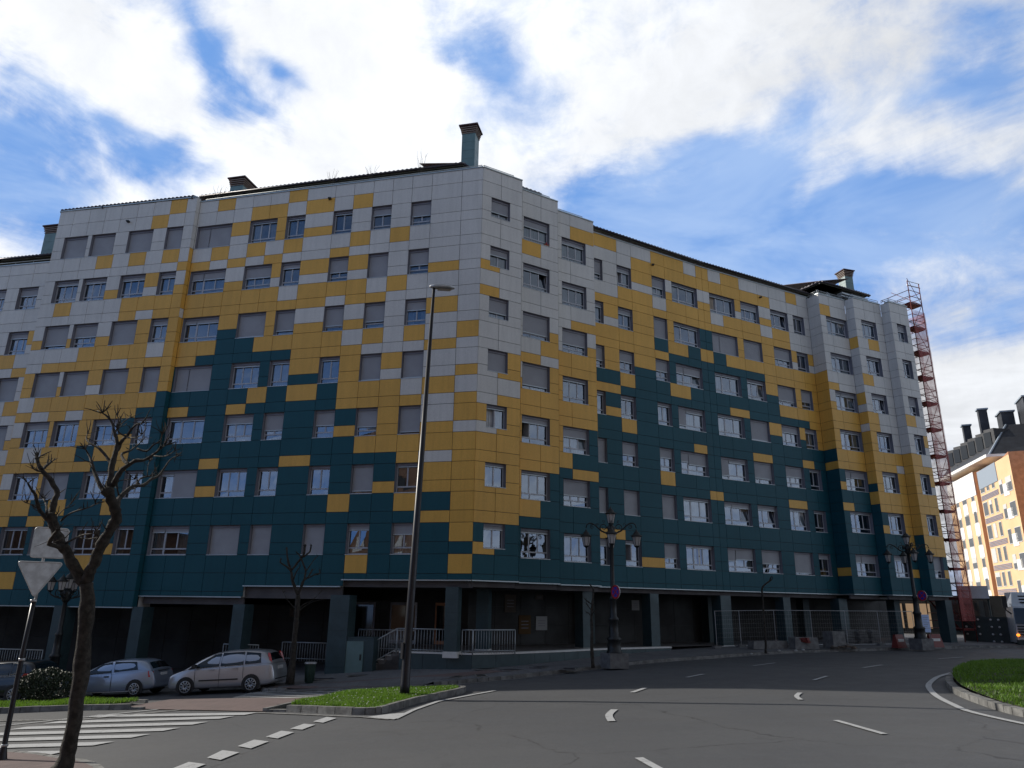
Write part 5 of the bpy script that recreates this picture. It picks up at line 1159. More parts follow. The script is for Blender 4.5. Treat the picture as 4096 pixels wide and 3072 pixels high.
# ------------------------------------------------------------------ parked cars
def lin(tab, x, j):
    if x <= tab[0][0]: return tab[0][j]
    for a, b in zip(tab[:-1], tab[1:]):
        if x <= b[0]: return a[j] + (b[j] - a[j]) * (x - a[0]) / (b[0] - a[0])
    return tab[-1][j]
def car(name, label, loc, rz, pitch, paint, low, cab, wheels, wr, side_glass, rear_glass, wind, extras, tail, W=.88):
    """low: (x, z_bottom, z_belt, half width); cab: (x, z_roof, half roof width); front is -x"""
    t = thing(name, loc, label, 'car'); t.rotation_mode = 'XYZ'; t.rotation_euler = (0, -pitch, rz)
    def fin(mb, nm, par=None, sub=0):
        o = mb.build(nm); o.parent = par or t
        if sub: m_ = o.modifiers.new('smooth', 'SUBSURF'); m_.levels = sub; m_.render_levels = sub
        return o
    mb = MB(); vs = []; fs = []; sec = []
    for x, zb, zt, w in low:
        half = [(w * .86, zb), (w * .985, zb + .07), (w * 1.0, zb + (zt - zb) * .40), (w * .985, zb + (zt - zb) * .72), (w * .955, zt - .035), (w * .90, zt + .0)]
        sec.append([(x, -y, z) for y, z in half] + [(x, y, z) for y, z in half[::-1]])
    n = len(sec[0])
    for s_ in sec: vs += s_
    for i in range(len(sec) - 1):
        for k in range(n): fs.append((i * n + k, i * n + (k + 1) % n, (i + 1) * n + (k + 1) % n, (i + 1) * n + k))
    fs += [tuple(range(n))[::-1], tuple((len(sec) - 1) * n + k for k in range(n))]; mb.faces(vs, fs, paint, .5, True)
    body = fin(mb, 'body', None, 2)
    # cabin
    def belt(x): return lin(low, x, 2)
    def side(x, q, out=0.0, sgn=-1):
        zb_, wb = belt(x) - .03, lin(low, x, 3) * .93; zt_, wt_ = lin(cab, x, 1) - .045, lin(cab, x, 2); bulge = .035 * math.sin(math.pi * q)
        return (x, sgn * (wb + (wt_ - wb) * q + bulge + out), zb_ + (zt_ - zb_) * q)
    mb = MB(); vs = []; fs = []; xs_ = [c_[0] for c_ in cab]
    for x in xs_:
        L_ = [side(x, q) for q in (0, .35, .7, 1)]; z = lin(cab, x, 1); wt_ = lin(cab, x, 2)
        r_ = L_ + [(x, -wt_ * .82, z - .008), (x, 0, z + .015), (x, wt_ * .82, z - .008)] + [(a, -b, c) for a, b, c in L_[::-1]]; vs += r_
    n = len(r_)
    for i in range(len(xs_) - 1):
        for k in range(n - 1): fs.append((i * n + k, i * n + k + 1, (i + 1) * n + k + 1, (i + 1) * n + k))
    mb.faces(vs, fs, paint, .5, True); cabin = fin(mb, 'cabin', None, 1)
    for sgn in (-1, 1):
        for poly in side_glass:
            mb = MB(); P_ = [side(x, q, .012, sgn) for x, q in poly]; mb.poly(P_ if sgn < 0 else P_[::-1], M['cglass'])
            mb.tube(P_ + [P_[0]], .012, M['black'], 4, False); fin(mb, 'side_window')
    def cross(x, q, v):   # q across -1..1 ; point on the roof skin at x
        z = lin(cab, x, 1); w = lin(cab, x, 2); return (x, q * w * .93, z + .014 - .03 * q * q)
    for nm, (xa, xb) in (('windscreen', wind), ('rear_window', rear_glass)):
        mb = MB(); n = 6
        for i in range(n):
            for j in range(3):
                qa, qb = -1 + 2 * i / n, -1 + 2 * (i + 1) / n; x0, x1 = xa + (xb - xa) * j / 3, xa + (xb - xa) * (j + 1) / 3
                mb.poly([cross(x0, qa, 0), cross(x0, qb, 0), cross(x1, qb, 0), cross(x1, qa, 0)], M['cglass'], .5, True)
        fin(mb, nm)
    for wx in wheels:
        for sgn in (-1, 1):
            w = lin(low, wx, 3); mb = MB(); ring = []
            for k in range(20): a = 2 * math.pi * k / 20; ring.append((wx + (wr + .055) * math.cos(a), sgn * (w + .006), max(wr + (wr + .055) * math.sin(a), .13)))
            mb.poly(ring if sgn < 0 else ring[::-1], M['black']); fin(mb, 'wheel_arch')
            c = Vector((wx, sgn * (w - .085), wr)); wh = thing('wheel', (0, 0, 0), '', '') if 0 else None
            mb = MB(); prof = [(wr * .66, -.10), (wr * .94, -.095), (wr, -.06), (wr, .06), (wr * .94, .095), (wr * .66, .10)]; vs = []; fs = []
            for r_, o_ in prof:
                for k in range(24): a = 2 * math.pi * k / 24; vs.append((c.x + r_ * math.cos(a), c.y + o_, c.z + r_ * math.sin(a)))
            for i in range(5):
                for k in range(24): fs.append((i * 24 + k, i * 24 + (k + 1) % 24, (i + 1) * 24 + (k + 1) % 24, (i + 1) * 24 + k))
            fs.append(tuple(range(24)) ); fs.append(tuple(5 * 24 + k for k in range(24))[::-1]); mb.faces(vs, fs, M['tyre'], .5, True); wo = fin(mb, 'wheel')
            mb = MB(); yo = c.y + sgn * .103
            for k in range(5):
                for dl in (-.16, .16):
                    a = 2 * math.pi * k / 5 + dl + .3; a2 = 2 * math.pi * k / 5 + dl * 2.2 + .3; p0 = (c.x + wr * .10 * math.cos(a), yo, c.z + wr * .10 * math.sin(a)); p1 = (c.x + wr * .64 * math.cos(a2), yo, c.z + wr * .64 * math.sin(a2)); mb.tube([p0, p1], [.030, .022], M['rim'], 5)
            pts = [(c.x + wr * .66 * math.cos(2 * math.pi * k / 20), yo - sgn * .004, c.z + wr * .66 * math.sin(2 * math.pi * k / 20)) for k in range(21)]; mb.tube(pts, .018, M['rim'], 5, False)
            ro = mb.build('rim'); ro.parent = wo
    for nm, m, bx in extras:
        for c_, d_ in bx: mb = MB(); mb.box(c_, d_, m); fin(mb, nm)
    for nm, m, polys in tail:
        for P_ in polys:
            mb = MB(); k = len(P_); back_ = [(p[0] - .05, p[1] * .93, p[2]) for p in P_]
            mb.faces(list(P_) + back_, [tuple(range(k)), tuple(range(k, 2 * k))[::-1]] + [(i, k + i, k + (i + 1) % k, (i + 1) % k) for i in range(k)], m); fin(mb, nm)
    return t
sl = math.atan(.060)
vlow = [(-2.16, .30, .58, .58), (-2.12, .24, .70, .72), (-2.0, .20, .77, .82), (-1.75, .19, .86, .88), (-1.35, .19, .97, .905), (-.9, .19, 1.00, .91), (0, .19, 1.02, .915), (.9, .19, 1.045, .915), (1.6, .20, 1.06, .90), (1.95, .24, 1.07, .87), (2.08, .27, 1.05, .83), (2.15, .32, .66, .78), (2.17, .36, .58, .70)]
vcab = [(-1.50, .95, .80), (-1.30, 1.06, .74), (-.85, 1.32, .68), (-.45, 1.49, .64), (0, 1.575, .63), (.6, 1.59, .63), (1.2, 1.57, .62), (1.6, 1.53, .61), (1.80, 1.47, .60), (1.96, 1.22, .68), (2.05, 1.05, .76)]
def tails(x0, x1, ys, z0, z1, x0b, pts=None): return None
van_c = (-11.30, 31.70, h(-11.3) - .01)
car('parked_minivan', 'silver minivan parked rightmost in the row, beside the small tree', van_c, R(-3.0), sl, M['silver'], vlow, vcab, (-1.33, 1.28), .315,
    [[(-1.28, .12), (-1.02, .10), (-.96, .55), (-1.08, .62)], [(-.95, .08), (-.06, .06), (-.04, .93), (-.30, .93), (-.93, .55)], [(.02, .06), (.92, .06), (.90, .93), (.04, .93)], [(1.0, .08), (1.62, .12), (1.55, .86), (.98, .92)]],
    (1.84, 2.00), (-1.25, -.50),
    [('rub_strip', M['black'], [((-.02, -.925, .52), (1.55, .03, .05)), ((-.02, .925, .52), (1.55, .03, .05))]), ('door_handle', M['silver'], [((-.32, -.925, .90), (.20, .04, .035)), ((.62, -.93, .92), (.20, .04, .035))]),
     ('door_gap', M['black'], [((.0, -.9205, .62), (.012, .006, .74)), ((.95, -.915, .78), (.012, .006, .48)), ((-.98, -.915, .62), (.012, .006, .66))]),
     ('side_mirror', M['black'], [((-.98, -1.0, 1.06), (.14, .16, .13)), ((-.98, 1.0, 1.06), (.14, .16, .13))]),
     ('number_plate', M['plate'], [((2.125, 0, .86), (.03, .50, .12))]), ('bumper_strip', M['black'], [((2.165, 0, .45), (.03, 1.3, .04))])],
    [('tail_lamp', M['tail'], [[(1.985, s_ * .80, .95), (2.07, s_ * .70, .93), (1.93, s_ * .655, 1.40), (1.86, s_ * .665, 1.44)][::-s_] for s_ in (-1, 1)])])
hlow = [(-2.08, .30, .56, .55), (-2.02, .22, .66, .70), (-1.85, .18, .76, .80), (-1.4, .18, .88, .85), (-1.0, .18, .93, .86), (0, .18, .95, .865), (.8, .18, .98, .865), (1.5, .20, 1.0, .85), (1.80, .23, 1.0, .82), (1.93, .26, .98, .79), (2.03, .30, .62, .75), (2.05, .34, .54, .66)]
hcab = [(-1.25, .89, .74), (-1.05, .98, .70), (-.5, 1.25, .63), (-.15, 1.37, .60), (.3, 1.42, .59), (.9, 1.42, .58), (1.35, 1.39, .57), (1.60, 1.32, .57), (1.80, 1.10, .63), (1.92, .97, .70)]
car('parked_hatchback', 'blue-silver three-door hatchback parked in the middle of the row, partly behind the big tree', (-16.10, 32.35, h(-16.1) - .02), R(-5), sl, M['bluesilver'], hlow, hcab, (-1.3, 1.27), .305,
    [[(-.92, .10), (.22, .06), (.12, .93), (-.30, .93), (-.75, .50)], [(.34, .08), (1.30, .18), (1.15, .86), (.24, .93)]], (1.64, 1.86), (-1.0, -.3),
    [('door_handle', M['black'], [((.05, -.875, .80), (.17, .04, .05))]), ('door_gap', M['black'], [((.27, -.868, .58), (.012, .006, .70)), ((-1.0, -.86, .52), (.012, .006, .52))]), ('side_mirror', M['black'], [((-.85, -.95, .98), (.12, .16, .11)), ((-.85, .95, .98), (.12, .16, .11))]),
     ('number_plate', M['plate'], [((1.985, 0, .80), (.03, .46, .11))]), ('bumper_strip', M['black'], [((1.975, 0, .93), (.03, .8, .03))]), ('sill_strip', M['galv'], [((0, -.865, .23), (2.1, .03, .03))])],
    [('tail_lamp', M['tail'], [[(1.80, s_ * .835, .72), (1.985, s_ * .72, .70), (1.93, s_ * .70, .93), (1.74, s_ * .80, .95)][::-s_] for s_ in (-1, 1)])])
car('parked_car', 'black car with a bright red tail lamp, cut off by the left edge', (-20.65, 32.1, h(-20.65) - .02), R(-7), sl, M['blackpaint'], vlow, vcab, (-1.33, 1.28), .325,
    [[(-.95, .08), (-.06, .06), (-.04, .93), (-.30, .93), (-.93, .55)], [(.02, .06), (.92, .06), (.90, .93), (.04, .93)], [(1.0, .08), (1.62, .2), (1.5, .80), (.98, .92)]], (1.84, 2.00), (-1.25, -.50),
    [('number_plate', M['plate'], [((2.125, 0, .86), (.03, .50, .12))]), ('window_trim', M['galv'], [((.2, -.90, 1.025), (2.4, .012, .018))]), ('door_gap', M['gutter'], [((.0, -.9205, .62), (.012, .006, .74))])],
    [('tail_lamp', M['tail'], [[(1.55, s_ * .905, .97), (2.10, s_ * .76, .90), (2.06, s_ * .74, 1.07), (1.62, s_ * .875, 1.09)][::-s_] for s_ in (-1, 1)])])

# ------------------------------------------------------------------ building site on the right
def fence_panel(i, a, b, label):
    t = thing('mesh_fence_panel', (a[0], a[1], side_z(*a)), label, 'fence panel', 'temporary mesh fence panels of the building site'); za, zb = side_z(*a), side_z(*b); mb = MB()
    A, B_ = Vector((a[0], a[1], za + .08)), Vector((b[0], b[1], zb + .08)); up = Vector((0, 0, 1.95))
    mb.tube([A, A + up, B_ + up, B_, A], .024, M['galv'], 6, False); mb.build('panel_frame', t)
    mb = MB(); n = int((B_ - A).length / .16)
    for k in range(1, n): p = A.lerp(B_, k / n); mb.tube([p, p + up], .0028, M['galv'], 3, False)
    for k in range(1, 8): q = up * (k / 8); mb.tube([A + q, B_ + q], .0028, M['galv'], 3, False)
    mb.build('wire_mesh', t)
    mb = MB(); mb.box((a[0], a[1], za + .06), (.62, .24, .13), M['concrete'], .6); mb.build('foot_block', t)
fp = [(11.9, 44.0), (13.6, 45.0), (15.9, 45.7), (18.3, 46.2), (20.7, 46.9), (23.1, 47.7), (25.6, 48.3)]
fl = ['leftmost mesh fence panel, beside the middle of the arcade', 'mesh fence panel second from the left, behind the slender stem', 'mesh fence panel over the striped concrete barrier', 'mesh fence panel right of the rubble container', 'mesh fence panel in front of the stacked stone slabs', 'rightmost mesh fence panel, running to the right-hand ornate lamp']
for i in range(6): fence_panel(i, fp[i], fp[i + 1], fl[i])
def site_box(name, label, cat, c, d, m, rz=.5, extra=None):
    z = side_z(c[0], c[1]); t = thing(name, (c[0], c[1], z), label, cat); mb = MB(); w, dd, hh = d
    cs, sn = math.cos(rz), math.sin(rz); P_ = []
    for zz, k in ((0, 1), (hh, .93)):
        for xx, yy in ((-1, -1), (1, -1), (1, 1), (-1, 1)): X, Y = xx * w / 2 * k, yy * dd / 2 * k; P_.append((c[0] + X * cs - Y * sn, c[1] + X * sn + Y * cs, z + zz))
    mb.hexa(P_, m); mb.build('body', t)
    if extra: extra(t, c, z, d, rz)
    return t
def cloth(t, c, z, d, rz):
    mb = MB()
    for k in range(12): mb.box((c[0] + random.uniform(-.3, .3), c[1] - .35 + random.uniform(-.05, .05), z + d[2] + random.uniform(-.25, .03)), (.22, .1, .12), M['barrier'], random.random())
    mb.build('orange_netting', t)
site_box('concrete_barrier', 'long pale concrete barrier lying furthest left on the site', 'barrier', (14.8, 43.9), (2.6, .5, .42), M['concrete'], .42)
site_box('concrete_barrier', 'concrete block draped with orange netting, left of the rubble container', 'barrier', (16.9, 44.1), (1.7, .6, .62), M['concrete'], .35, cloth)
def rubble(t, c, z, d, rz):
    mb = MB()
    for k in range(16): mb.box((c[0] + random.uniform(-.5, 1.3), c[1] - .5 + random.uniform(-.2, .3), z + random.uniform(.02, .2)), (random.uniform(.1, .8), .12, .06), M['wood'], random.random() * 3)
    mb.build('timber_scraps', t)
site_box('rubble_container', 'grey rubble container with scraps of timber beside it', 'container', (18.9, 44.6), (1.0, .8, .95), M['concrete'], .4, rubble)
sl_ = thing('slab_stack', (22.0, 48.2, -1.85), 'untidy stack of thin stone slabs behind the mesh fence', 'slab stack')
for r_ in range(3):
    mb = MB()
    for k in range(9): mb.box((21.2 + r_ * .95 + random.uniform(-.06, .06), 48.3 + r_ * .35, side_z(22, 48) + .08 + k * .095), (.85, .8, .045), M['concrete'], .5 + random.uniform(-.08, .08), random.uniform(.3, .7))
    mb.build('slab', sl_)
def red_barrier(c, rz, label):
    z = side_z(*c); t = thing('red_barrier', (c[0], c[1], z), label, 'barrier', 'red plastic site barriers'); sg = Seg(c, (c[0] + math.cos(rz), c[1] + math.sin(rz)), 0, 0); mb = MB()
    P_ = [sg.pt(-.5, z, .22), sg.pt(.5, z, .22), sg.pt(.5, z, -.22), sg.pt(-.5, z, -.22), sg.pt(-.42, z + .75, .06), sg.pt(.42, z + .75, .06), sg.pt(.42, z + .75, -.06), sg.pt(-.42, z + .75, -.06)]; mb.hexa(P_, M['barrier']); mb.build('body', t)
    mb = MB(); sg.box(mb, -.3, .3, z + .35, z + .5, .0, .165, M['white']); mb.build('reflector', t)
red_barrier((23.3, 45.9), .6, 'red site barrier just left of the foot of the right-hand ornate lamp'); red_barrier((25.6, 46.2), .3, 'red site barrier just right of the foot of the right-hand ornate lamp')
nb = thing('notice_board', (24.6, 46.0, side_z(24.6, 46)), 'pale blue sheet on two legs beside the right-hand ornate lamp', 'notice board'); sg = Seg((24.55, 45.3), (25.15, 45.55), 0, 0)
mb = MB(); sg.box(mb, 0, .62, -1.02, -.02, -.02, 0, M['noticeb']); mb.build('board', nb)
mb = MB()
for i in range(7): sg.box(mb, .08, .54 - (i % 3) * .08, -.2 - i * .1, -.175 - i * .1, .0, .003, M['reveal'])
mb.build('printed_lines', nb)
for u in (.05, .57): mb = MB(); mb.tube([sg.pt(u, -1.9, -.03), sg.pt(u, -.02, -.03)], .02, M['galv'], 6); mb.build('leg', nb)
for i, (x, y) in enumerate(((12.9, 41.0), (14.7, 41.9), (16.2, 42.4), (15.5, 41.6))):
    mb = MB(); z = side_z(x, y) if i else h(x) + .05
    mb.lathe((x, y, z), [(.02, 0), (.09, .02), (.07, .07), (.02, .09)], M['notice'], 6, False, i)
    tag(mb.build('crumpled_paper'), ('crumpled pale scrap nearest the slender hook-topped stem', 'crumpled pale scrap below the barrier draped with orange netting', 'rightmost crumpled pale scrap on the kerb of the site', 'crumpled pale scrap in the gutter between two others')[i], 'litter', 'scraps of litter along the kerb')

# stair tower of scaffolding wrapped in red net at the end of the block
sc = thing('scaffold_stair_tower', (31.6, 52.8, -1.9), 'tall scaffold stair tower wrapped in red netting against the right end of the block', 'scaffold')
ax_, ay_ = Vector((.90, .44, 0)).normalized(), Vector((-.44, .90, 0)).normalized(); O = Vector((30.75, 51.75, -1.9)); wA, wB = 1.35, 2.4; zt_ = 24.0; zb_ = -1.9
def sp_(u, v, z): p = O + ax_ * u + ay_ * v; return (p.x, p.y, z)
for i, (u, v) in enumerate(((0, 0), (wA, 0), (0, wB), (wA, wB))): mb = MB(); mb.tube([sp_(u, v, zb_), sp_(u, v, zt_ + (.9 if v == 0 else -.8))], .035, M['galv'] if 0 else M['scafred'], 6); mb.build('standard', sc)
lv = [zb_ + 2.0 * k + 1.0 for k in range(13)]
for k, z in enumerate(lv):
    mb = MB()
    for a, b in (((0, 0), (wA, 0)), ((wA, 0), (wA, wB)), ((wA, wB), (0, wB)), ((0, wB), (0, 0))):
        for dz in (0, .5, 1.0): mb.tube([sp_(*a, z + dz), sp_(*b, z + dz)], .026, M['scafred'], 5, False)
    mb.tube([sp_(0, 0, z), sp_(wA, 0, z + 2)] if k % 2 else [sp_(wA, 0, z), sp_(0, 0, z + 2)], .02, M['scafred'], 5, False); mb.tube([sp_(wA, 0, z), sp_(wA, wB, z + 2)], .02, M['scafred'], 5, False); mb.build('ledger', sc)
    mb = MB(); P_ = [sp_(.05, .05, z - .12), sp_(wA - .05, .05, z - .12), sp_(wA - .05, .75, z - .12), sp_(.05, .75, z - .12), sp_(.05, .05, z), sp_(wA - .05, .05, z), sp_(wA - .05, .75, z), sp_(.05, .75, z)]; mb.hexa(P_, M['scafred']); mb.build('deck', sc)
    if k < 12:
        mb = MB()
        for q in range(8):
            f0 = q / 8; v0 = .75 + f0 * 1.5; zz = z + f0 * 2.0; mb.hexa([sp_(.15, v0, zz), sp_(.70, v0, zz), sp_(.70, v0 + .22, zz), sp_(.15, v0 + .22, zz), sp_(.15, v0, zz + .05), sp_(.70, v0, zz + .05), sp_(.70, v0 + .22, zz + .05), sp_(.15, v0 + .22, zz + .05)], M['scafred'])
        mb.poly([sp_(.1, .7, z - .25), sp_(.1, 2.3, z + 1.9), sp_(.1, 2.3, z + 2.1), sp_(.1, .7, z)], M['scafred']); mb.poly([sp_(.75, .7, z - .25), sp_(.75, 2.3, z + 1.9), sp_(.75, 2.3, z + 2.1), sp_(.75, .7, z)], M['scafred']); mb.build('stair_flight', sc)
mb = MB()
def netq(a, b, z0, z1):
    n = 14
    for i in range(n):
        for j in range(3):
            def q(jj, zz): t_ = jj / 3; u = a[0] + (b[0] - a[0]) * t_; v = a[1] + (b[1] - a[1]) * t_; bl = .10 * math.sin(zz * 1.6 + jj) * (1 if 0 < jj < 3 else .2); return sp_(u + bl * .5, v - abs(bl), zz)
            za, zc = z0 + (z1 - z0) * i / n, z0 + (z1 - z0) * (i + 1) / n; mb.poly([q(j, za), q(j + 1, za), q(j + 1, zc), q(j, zc)], M['rednet'], .5, True)
netq((-.05, -.06), (wA + .05, -.06), zb_ + 1.5, zt_ - 1.6); netq((wA + .06, -.05), (wA + .06, wB), zb_ + 1.5, zt_ - 1.6); netq((-.12, -.1), (.22, -.14), zb_ + 1.5, zt_ - 4)
mb.build('safety_net', sc)
mb = MB(); mb.tube([sp_(-.1, .0, zt_ + .5), sp_(wA + .1, .0, zt_ + .55)], .04, M['galv'], 5); mb.tube([sp_(-.1, 0, zt_ + .85), sp_(wA + .1, 0, zt_ + .9)], .025, M['galv'], 5); mb.tube([sp_(-1.0, wB, zt_ - .9), sp_(.3, wB, zt_ - .8)], .04, M['galv'], 5)
for u in (-1.0, .3): mb.tube([sp_(u, wB, zt_ - 3), sp_(u, wB, zt_ - .5)], .022, M['galv'], 5)
mb.build('top_frame', sc)

# dark hoarding with round reflectors, raised white panel, lorry front
hd = thing('site_hoarding', (31.4, 53.3, -1.9), 'dark green site hoarding with rows of round white reflectors left of the lorry', 'hoarding'); sg = Seg((31.75, 53.5), (34.2, 51.9), 0, 0)
mb = MB(); sg.box(mb, 0, sg.L, -2.0, -.12, -.06, 0, M['hoard']); mb.build('board', hd)
for i, u in enumerate((.25, 1.0, 1.75, 2.2)):
    for j, z in enumerate((-.30, -.78, -1.26, -1.72)):
        if i < 2 and j == 3: continue
        mb = MB(); c = sg.pt(u, z, .02); mb.lathe((c[0], c[1], c[2] - .07), [(.01, 0), (.06, .02), (.08, .07), (.06, .12), (.01, .14)], M['white'], 8); mb.build('reflector', hd)
wp = thing('raised_white_panel', (32.9, 53.7, 1.1), 'large plain white panel raised on dark posts above the hoarding', 'panel'); sg = Seg((32.25, 54.3), (33.85, 53.25), 0, 0)
mb = MB(); sg.box(mb, 0, sg.L, 1.12, 1.98, -.08, 0, M['truckw']); mb.build('panel', wp); mb = MB(); sg.box(mb, -.05, sg.L + .05, 1.04, 1.11, -.5, .02, M['black']); mb.build('lower_edge', wp)
for u in (.1, sg.L - .1): mb = MB(); mb.tube([sg.pt(u, -2.0, -.3), sg.pt(u, 1.05, -.3)], .07, M['hoard'], 6); mb.build('post', wp)
lo = thing('lorry', (35.2, 49.9, -2.0), 'front of a white and dark lorry with a glowing amber lamp at the right edge', 'lorry'); sg = Seg((33.30, 50.2), (35.6, 49.3), 0, 0)
mb = MB(); P_ = [sg.pt(0, -1.7, 0), sg.pt(sg.L, -1.7, 0), sg.pt(sg.L, -1.7, -2.0), sg.pt(0, -1.7, -2.0), sg.pt(.08, .55, -.22), sg.pt(sg.L - .08, .55, -.22), sg.pt(sg.L, .55, -2.0), sg.pt(.02, .55, -2.0)]; mb.hexa(P_, M['truckw']); mb.build('cab', lo)
mb = MB(); P_ = [sg.pt(.05, .56, -.30), sg.pt(sg.L - .05, .56, -.30), sg.pt(sg.L, .56, -1.9), sg.pt(.02, .56, -1.9), sg.pt(.3, 1.5, -.9), sg.pt(sg.L - .3, 1.5, -.9), sg.pt(sg.L - .1, 1.5, -1.9), sg.pt(.1, 1.5, -1.9)]; mb.hexa(P_, M['truckw']); mb.build('roof_fairing', lo)
mb = MB()
for i in range(3): sg.box(mb, .6, 1.7, .80 + i * .2, .88 + i * .2, -.55 - i * .16, -.38 - i * .16, M['black'])
mb.build('fairing_vent', lo)
mb = MB(); mb.poly([sg.pt(.06, -.52, .02), sg.pt(sg.L - .06, -.52, .02), sg.pt(sg.L - .12, .48, -.19), sg.pt(.12, .48, -.19)], M['cglass']); mb.build('windscreen', lo)
mb = MB()
for i in range(5): sg.box(mb, .10, sg.L - .1, -.72 - i * .17, -.63 - i * .17, .0, .05, M['black'])
mb.build('grille', lo)
mb = MB(); sg.box(mb, 0, sg.L, -1.95, -1.52, -.3, .08, M['hoard']); mb.build('bumper', lo)
mb = MB(); sg.box(mb, .12, .42, -1.46, -1.36, .02, .07, M['white']); mb.build('headlight', lo)
am = bpy.data.materials.new('lit_amber_lamp'); am.use_nodes = True; b_ = am.node_tree.nodes['Principled BSDF']; b_.inputs['Base Color'].default_value = (.8, .22, .02, 1); b_.inputs['Emission Color'].default_value = (1, .28, .03, 1); b_.inputs['Emission Strength'].default_value = 2.2
mb = MB(); c = sg.pt(.06, -1.22, .06); mb.lathe((c[0], c[1], c[2] - .08), [(.04, 0), (.10, .03), (.10, .13), (.04, .16)], am, 10); mb.build('indicator_lamp', lo)
mb = MB(); mb.tube([sg.pt(-.05, .1, -.2), sg.pt(-.35, .35, -.1), sg.pt(-.35, 1.2, -.2)], .05, M['black'], 6); sg.box(mb, -.5, -.22, .5, 1.25, -.2, -.05, M['black']); mb.build('side_mirror', lo)
mb = MB()
for u in (.25, sg.L - .25): 
    c = Vector(sg.pt(u, -1.55, -.9)); d_ = Vector((sg.d[0], sg.d[1], 0)); mb.tube([c - d_ * .15, c + d_ * .15], .45, M['tyre'], 16)
mb.build('wheel', lo)

# ------------------------------------------------------------------ peach and white apartment block far right
ob = thing('far_apartment_block', (58, 88, -1.9), 'distant sunlit peach and white apartment block under a dark slate roof at the right edge', 'building')
def wallbox(name, a, b, z0, z1, m, back=14):
    mb = MB(); sg = Seg(a, b, 0, 0); sg.box(mb, 0, sg.L, z0, z1, -back, 0, m); mb.build(name, ob); return sg
def far_window(sg, u, z, w, hh, shut=.0):
    mb = MB(); sg.box(mb, u - w / 2 - .06, u + w / 2 + .06, z - .08, z + hh + .06, 0, .045, M['white']); o = mb.build('window', ob)
    mb = MB(); sg.quad(mb, u - w / 2, u + w / 2, z, z + hh * (1 - shut), .05, M['cglass'])
    if shut: sg.quad(mb, u - w / 2, u + w / 2, z + hh * (1 - shut), z + hh, .052, M['white'])
    mb.build('pane', o)
w1a, w1b = (61.3, 101.5), (58.5, 91.0)
g1 = wallbox('wall', w1a, w1b, -2.2, 17.3, M['orangew'])
mb = MB(); g1.box(mb, 0, g1.L, 14.4, 17.28, -.1, .06, M['whitew']); mb.build('white_panel', ob)
for u in (g1.L * .30, g1.L * .56, g1.L * .86):
    for k in range(6): mb = MB(); g1.box(mb, u - .85, u + .85, -1.3 + k * 2.72, .15 + k * 2.72, -.1, .05, M['whitew']); mb.build('white_panel', ob)
for iu, u in enumerate((g1.L * .30, g1.L * .56, g1.L * .86)):
    for k in range(6): far_window(g1, u, .25 + k * 2.72 if k < 6 else 0, 1.6 if iu == 1 else 1.0, 1.35, random.choice((0, 0, .25, .5)))
    far_window(g1, u, 15.1, 1.2, 1.3, .1)
wallbox('recess_wall', (58.9, 91.0), (58.6, 89.3), -2.2, 17.3, M['brick'])
g2_ = wallbox('wall', (57.9, 89.3), (54.6, 78.3), -2.2, 16.9, M['orangew'])
mb = MB()
for k in range(6):
    z = -.45 + k * 2.75
    for j in range(4): g2_.box(mb, .2, g2_.L * .56, z + j * .16, z + j * .16 + .10, -.1, .05, M['band'])
mb.build('ribbed_band', ob)
mb = MB(); g2_.box(mb, .1, g2_.L * .60, 14.75, 16.9, -.1, .07, M['steelblue']); mb.build('blue_panel', ob)
for k in range(6): mb = MB(); g2_.box(mb, g2_.L * .78 - .8, g2_.L * .78 + .9, -1.0 + k * 2.75 + (0 if k % 2 else .2), .35 + k * 2.75, -.1, .05, M['whitew']); mb.build('white_panel', ob)
for k in range(6):
    for iu, (f_, w) in enumerate(((.10, 1.5), (.27, .85), (.44, .85), (.66, .95), (.88, 1.7))):
        far_window(g2_, g2_.L * f_, .5 + k * 2.75 + (0 if iu < 3 else -1.1), w, 1.5, random.choice((0, 0, .3, .6, 1.0)) if w < 1.6 else random.choice((0, .4)))
for f_ in (.10, .27, .44): far_window(g2_, g2_.L * f_, 15.1, 1.0, 1.2, .2)
g3_ = wallbox('brick_wall', (54.6, 78.3), (57.0, 77.2), -2.2, 17.2, M['brick'], 12)
g4_ = wallbox('wall', (57.6, 78.0), (53.9, 71.5), -2.2, 16.2, M['orangew'], 12)
for k in range(6):
    for f_ in (.25, .62): far_window(g4_, g4_.L * f_, -.3 + k * 2.75, 1.3, 1.5, random.choice((0, .4, .7)))
wallbox('shop_wall', (57.6, 89.0), (54.4, 78.3), -2.2, -.2, M['arc'], 1) if 0 else None
# eaves and slate mansard roof
mb = MB(); E0, E1, E2 = (60.7, 102.5), (56.5, 84.9), (64.5, 82.5)
back1, back2, b3 = (80, 98), (84, 84), (76, 104)
z_e = 18.3
mb.faces([(*E0, z_e), (*E1, z_e), (*E2, z_e), (*back2, z_e), (*back1, z_e), (*E0, z_e - .35), (*E1, z_e - .35), (*E2, z_e - .35), (*back2, z_e - .35), (*back1, z_e - .35)], [(0, 1, 2, 3, 4), (9, 8, 7, 6, 5), (0, 5, 6, 1), (1, 6, 7, 2), (2, 7, 8, 3), (3, 8, 9, 4), (4, 9, 5, 0)], M['whitew']); 
mb.faces([(*E0, z_e), (*E1, z_e), (70, 79.5, z_e), (70, 79.5, z_e - .3), (*E1, z_e - .3), (60, 92, z_e - .3)], [(3, 4, 5)], M['whitew'])
mb.build('eaves', ob)
mb = MB()
